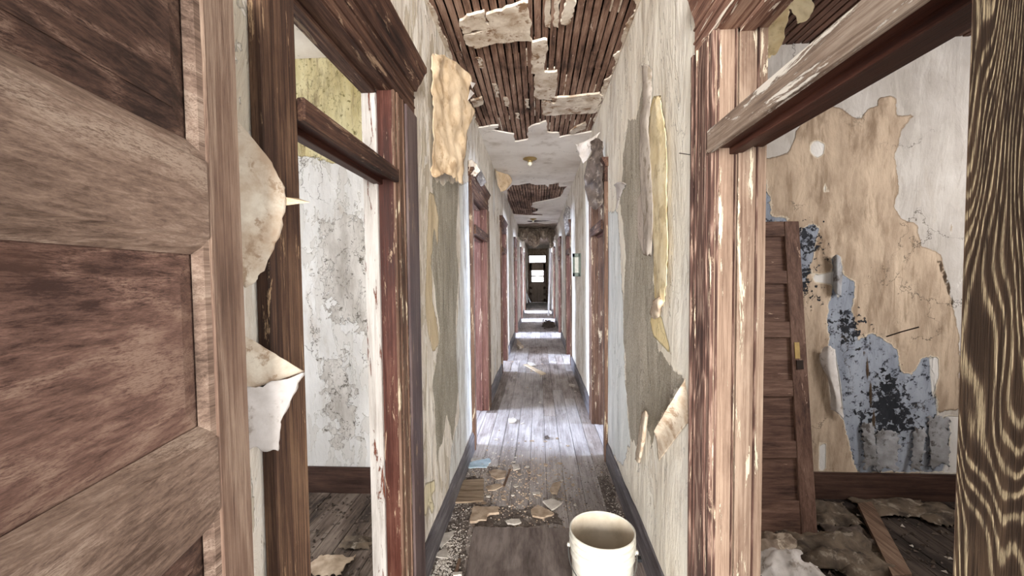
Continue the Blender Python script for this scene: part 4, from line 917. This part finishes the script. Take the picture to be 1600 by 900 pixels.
# ---- right room contents
# leaning old door
b0 = onZ(1268, 832, 0); Yb, Yt = b0.y-.02, 2.86; t_r = onY(1243, 348, Yt); zt = t_r.z
wd = .66; rb = Vector((b0.x, Yb, .0)); rt = Vector((t_r.x, Yt, zt)); ex = Vector((-1, -.05, 0)).normalized()
ez = (rt-rb); HD = ez.length; ez = ez.normalized(); en = ex.cross(ez).normalized()
if en.y > 0: en = -en
def lp(s, d, z): return rb+ex*s+en*d+ez*z
def lb(s0, s1, d0, d1, z0, z1): return [lp(s0, d0, z0), lp(s1, d0, z0), lp(s1, d1, z0), lp(s0, d1, z0), lp(s0, d0, z1), lp(s1, d0, z1), lp(s1, d1, z1), lp(s0, d1, z1)]
ld = empty('leaning_door', rb, 'old brown panel door with a lock plate leaning against the back wall of the right-hand room', 'door')
MB().hexa(lb(0, .095, 0, .035, 0, HD)).build('stile', M['old_door'], ld, .003); MB().hexa(lb(wd-.1, wd, 0, .035, 0, HD)).build('stile', M['old_door'], ld, .003)
zr = [0, .17, .30, .40, .62, .70, .985, 1.07, 1.36, 1.44, 1.70, 1.78]
rl = [(0, .2), (.44, .54), (.80, .90), (1.16, 1.26), (1.50, 1.585), (HD-.10, HD)]
for a, b in rl: MB().hexa(lb(.095, wd-.1, 0, .034, a, b)).build('rail', M['old_door_h'], ld, .003)
for (a0, a), (b, b0_) in zip(rl[:-1], rl[1:]): MB().hexa(lb(.09, wd-.09, .006, .02, a-.005, b+.005)).build('panel', M['old_door_h'], ld)
lk = MB().hexa(lb(.045, .075, .034, .038, 1.03, 1.13)).build('lock_plate', M['brass'], ld); tag(lk, 'worn brass lock plate')
MB().hexa(lb(.03, .07, .034, .042, .965, 1.02)).build('latch_hole', M['iron'], ld)
# cream boarded patch and small floor clutter
def rb_(name, pts, z1, mat, label, cat, seed, amp=.01, z0=.003):
    P = [onZ(x, y, z1) for x, y in pts]; return tag(plate(name, [Vector((p.x, p.y)) for p in P], z0, z1, mat, None, amp, 2, seed, .002), label, cat)
P = [onZ(x, y, .06) for x, y in [(1340,785),(1362,783),(1425,895),(1395,898)]]
tag(MB().hexa([Vector((p.x, p.y, .03)) for p in P]+[Vector((p.x, p.y, .055)) for p in P]).build('loose_plank', M['plank']), 'loose wooden plank lying on the floor of the right-hand room', 'plank')
def crumple(name, cx, cy, rx, ry, h, mat, label, seed, base=.004):
    rows = []; r = random.Random(seed)
    for j in range(6):
        row = []
        for i in range(6):
            u, v = i/5*2-1, j/5*2-1; e = max(0, 1-max(abs(u), abs(v))**2)
            row.append(Vector((cx+rx*u*r.uniform(.85, 1.1), cy+ry*v*r.uniform(.85, 1.1), base+h*.25+e*h*r.uniform(.2, 1))))
        rows.append(row)
    return tag(sheet(name, rows, mat, 26, 26, h*.28, 14, .002, .01, seed), label, 'paper')
for i, (px, py, rx, ry, h, mt, lab) in enumerate([(1225,885,.16,.12,.10,'white_paper','crumpled greyish paper at the foot of the leaning door'), (1300,860,.28,.16,.09,'dirty_paper','broad heap of dirty fallen wallpaper in front of the leaning door'),
        (1295,800,.16,.14,.07,'dirty_paper','folded dirty wallpaper right of the leaning door'), (1330,835,.12,.12,.05,'chip_dark','dark torn paper behind the loose plank'), (1400,790,.22,.10,.06,'dirty_paper','wallpaper scraps along the baseboard behind the loose plank'),
        (1465,800,.14,.12,.06,'dirty_paper','dirty wallpaper piece at the foot of the grained post'), (1215,850,.14,.1,.08,'brown_sheet','brown paper piece beside the leaning door foot'), (1350,880,.16,.09,.06,'dirty_paper','dirty wallpaper piece left of the loose plank')]):
    p = onZ(px, py, .03); crumple('fallen_wallpaper', p.x, p.y, rx, ry, h, M[mt], lab, 50+i)
p = onZ(1460, 820, 0)
crumbs('room_rubble', M['chip_dark'], 1400, lambda r: (r.uniform(.8, 3.0), r.uniform(1.5, 2.88), .002), .004, .02, 'dark rubble strewn over the floor of the right-hand room', seed=8)
crumbs('room_rubble', M['chip_dark'], 900, lambda r: (r.uniform(-2.3, -.8), r.uniform(1.6, 2.8), .002), .004, .02, 'dark rubble strewn over the floor of the left-hand room', seed=28)
for i, (px, py, rx, ry, lab) in enumerate([(515, 880, .10, .08, 'dirty wallpaper scrap on the left-hand room floor at the bottom'), (560, 845, .09, .06, 'dirty wallpaper scrap on the left-hand room floor nearer the door frame')]):
    p = onZ(px, py, .02); crumple('fallen_wallpaper', p.x, p.y, rx, ry, .03, M['chip_tan' if i == 0 else 'dirty_paper'], lab, 80+i)
crumbs('room_pale_flakes', M['chip'], 120, lambda r: (r.uniform(.9, 3.0), r.uniform(1.7, 2.88), .004), .006, .02, 'pale flakes strewn over the floor of the right-hand room', seed=18)
# hanging yellow and blue paper in the right room's ceiling corner
o = sheet('hanging_sheet', s_px([[(1196,20),(1225,-10),(1262,-12)],[(1190,45),(1222,10),(1240,-5)],[(1192,70),(1212,40),(1233,15)],[(1190,100),(1205,88),(1222,72)]], ((.9, 1.9, 0), Vector((-.3, -.95, 0)).normalized())), M['yellow_paper'], 18, 24, .03, 12, .002, .01, 31)
tag(o, 'yellowed paper hanging from the ceiling corner behind the bleached jamb', 'hanging sheet')
o = sheet('hanging_sheet', s_px([[(1234,-10),(1248,-14),(1262,-10)],[(1236,8),(1252,0),(1272,8)],[(1244,26),(1250,20),(1272,16)],[(1248,38),(1254,36),(1262,30)]], ((.95, 1.85, 0), Vector((-.3, -.95, 0)).normalized())), M['yellow_paper'], 12, 14, .02, 14, .002, .008, 32)
tag(o, 'small curled yellowed scrap right of the hanging yellowed paper', 'hanging sheet')
o = sheet('hanging_sheet', s_px([[(1185,-10),(1205,-12),(1232,-14)],[(1185,20),(1205,15),(1226,5)],[(1185,50),(1196,45),(1206,35)]], ((.9, 2.0, 0), Vector((-.3, -.95, 0)).normalized())), M['blue_paper'], 12, 14, .008, 10, .002, .006, 33)
tag(o, 'pale blue paper tucked behind the hanging yellowed paper', 'hanging sheet')
# curled bits on the room's back wall
def wy(pts, d): return [[onY(x, y, 2.94-dd_) for x, y, dd_ in r] for r in pts]
o = sheet('wallpaper_flap', wy([[(1285,545,.01),(1294,540,.05),(1304,546,.02)],[(1282,565,.01),(1296,580,.04),(1309,590,.02)],[(1296,600,.01),(1305,615,.04),(1314,630,.02)],[(1298,640,.01),(1308,645,.03),(1318,655,.015)]], 0), M['white_paper'], 12, 24, .006, 12, .0015, .006, 40); tag(o, 'white torn paper strip left of the mouldy patch on the room wall', 'wallpaper')
lows = [(1345, 1366, 660, 735, 'first', 8), (1370, 1405, 672, 738, 'second', -4), (1428, 1446, 668, 737, 'third', -6), (1450, 1482, 650, 732, 'fourth', 4)]
for i, (xa_, xb_, ya_, yb_, nm, sk_) in enumerate(lows):
    o = sheet('wallpaper_flap', wy([[(xa_,ya_,.002),((xa_+xb_)/2,ya_,.006),(xb_,ya_+4,.002)],[(xa_+sk_*.4,(ya_+yb_)/2,.008),((xa_+xb_)/2+sk_*.4,(ya_+yb_)/2,.02),(xb_+sk_*.4,(ya_+yb_)/2,.03)],[(xa_+sk_,yb_,.02),((xa_+xb_)/2+sk_,yb_-6,.035),(xb_+sk_-3,yb_-2,.05)]], 0), M['mould_paper'], 14, 22, .008, 12, .0015, .02, 41+i)
    tag(o, nm+' from the left of the grey paper tongues curling above the right room baseboard', 'wallpaper')
o = sheet('wallpaper_flap', wy([[(1302,402,.005),(1307,398,.04),(1313,402,.01)],[(1302,430,.005),(1308,430,.04),(1316,432,.01)],[(1304,455,.005),(1308,460,.03),(1314,462,.01)]], 0), M['mould_paper'], 8, 16, .004, 12, .0015, .004, 47); tag(o, 'narrow blue-grey curl above the mouldy patch on the room wall', 'wallpaper')
o = MB().tube([onY(1385, 526, 2.93), onY(1410, 518, 2.86), onY(1436, 511, 2.82)], .004, 6)
tag(o.build('wire_hook', M['iron']), 'rusty wire sticking out of the room wall above the mouldy patch', 'wire')
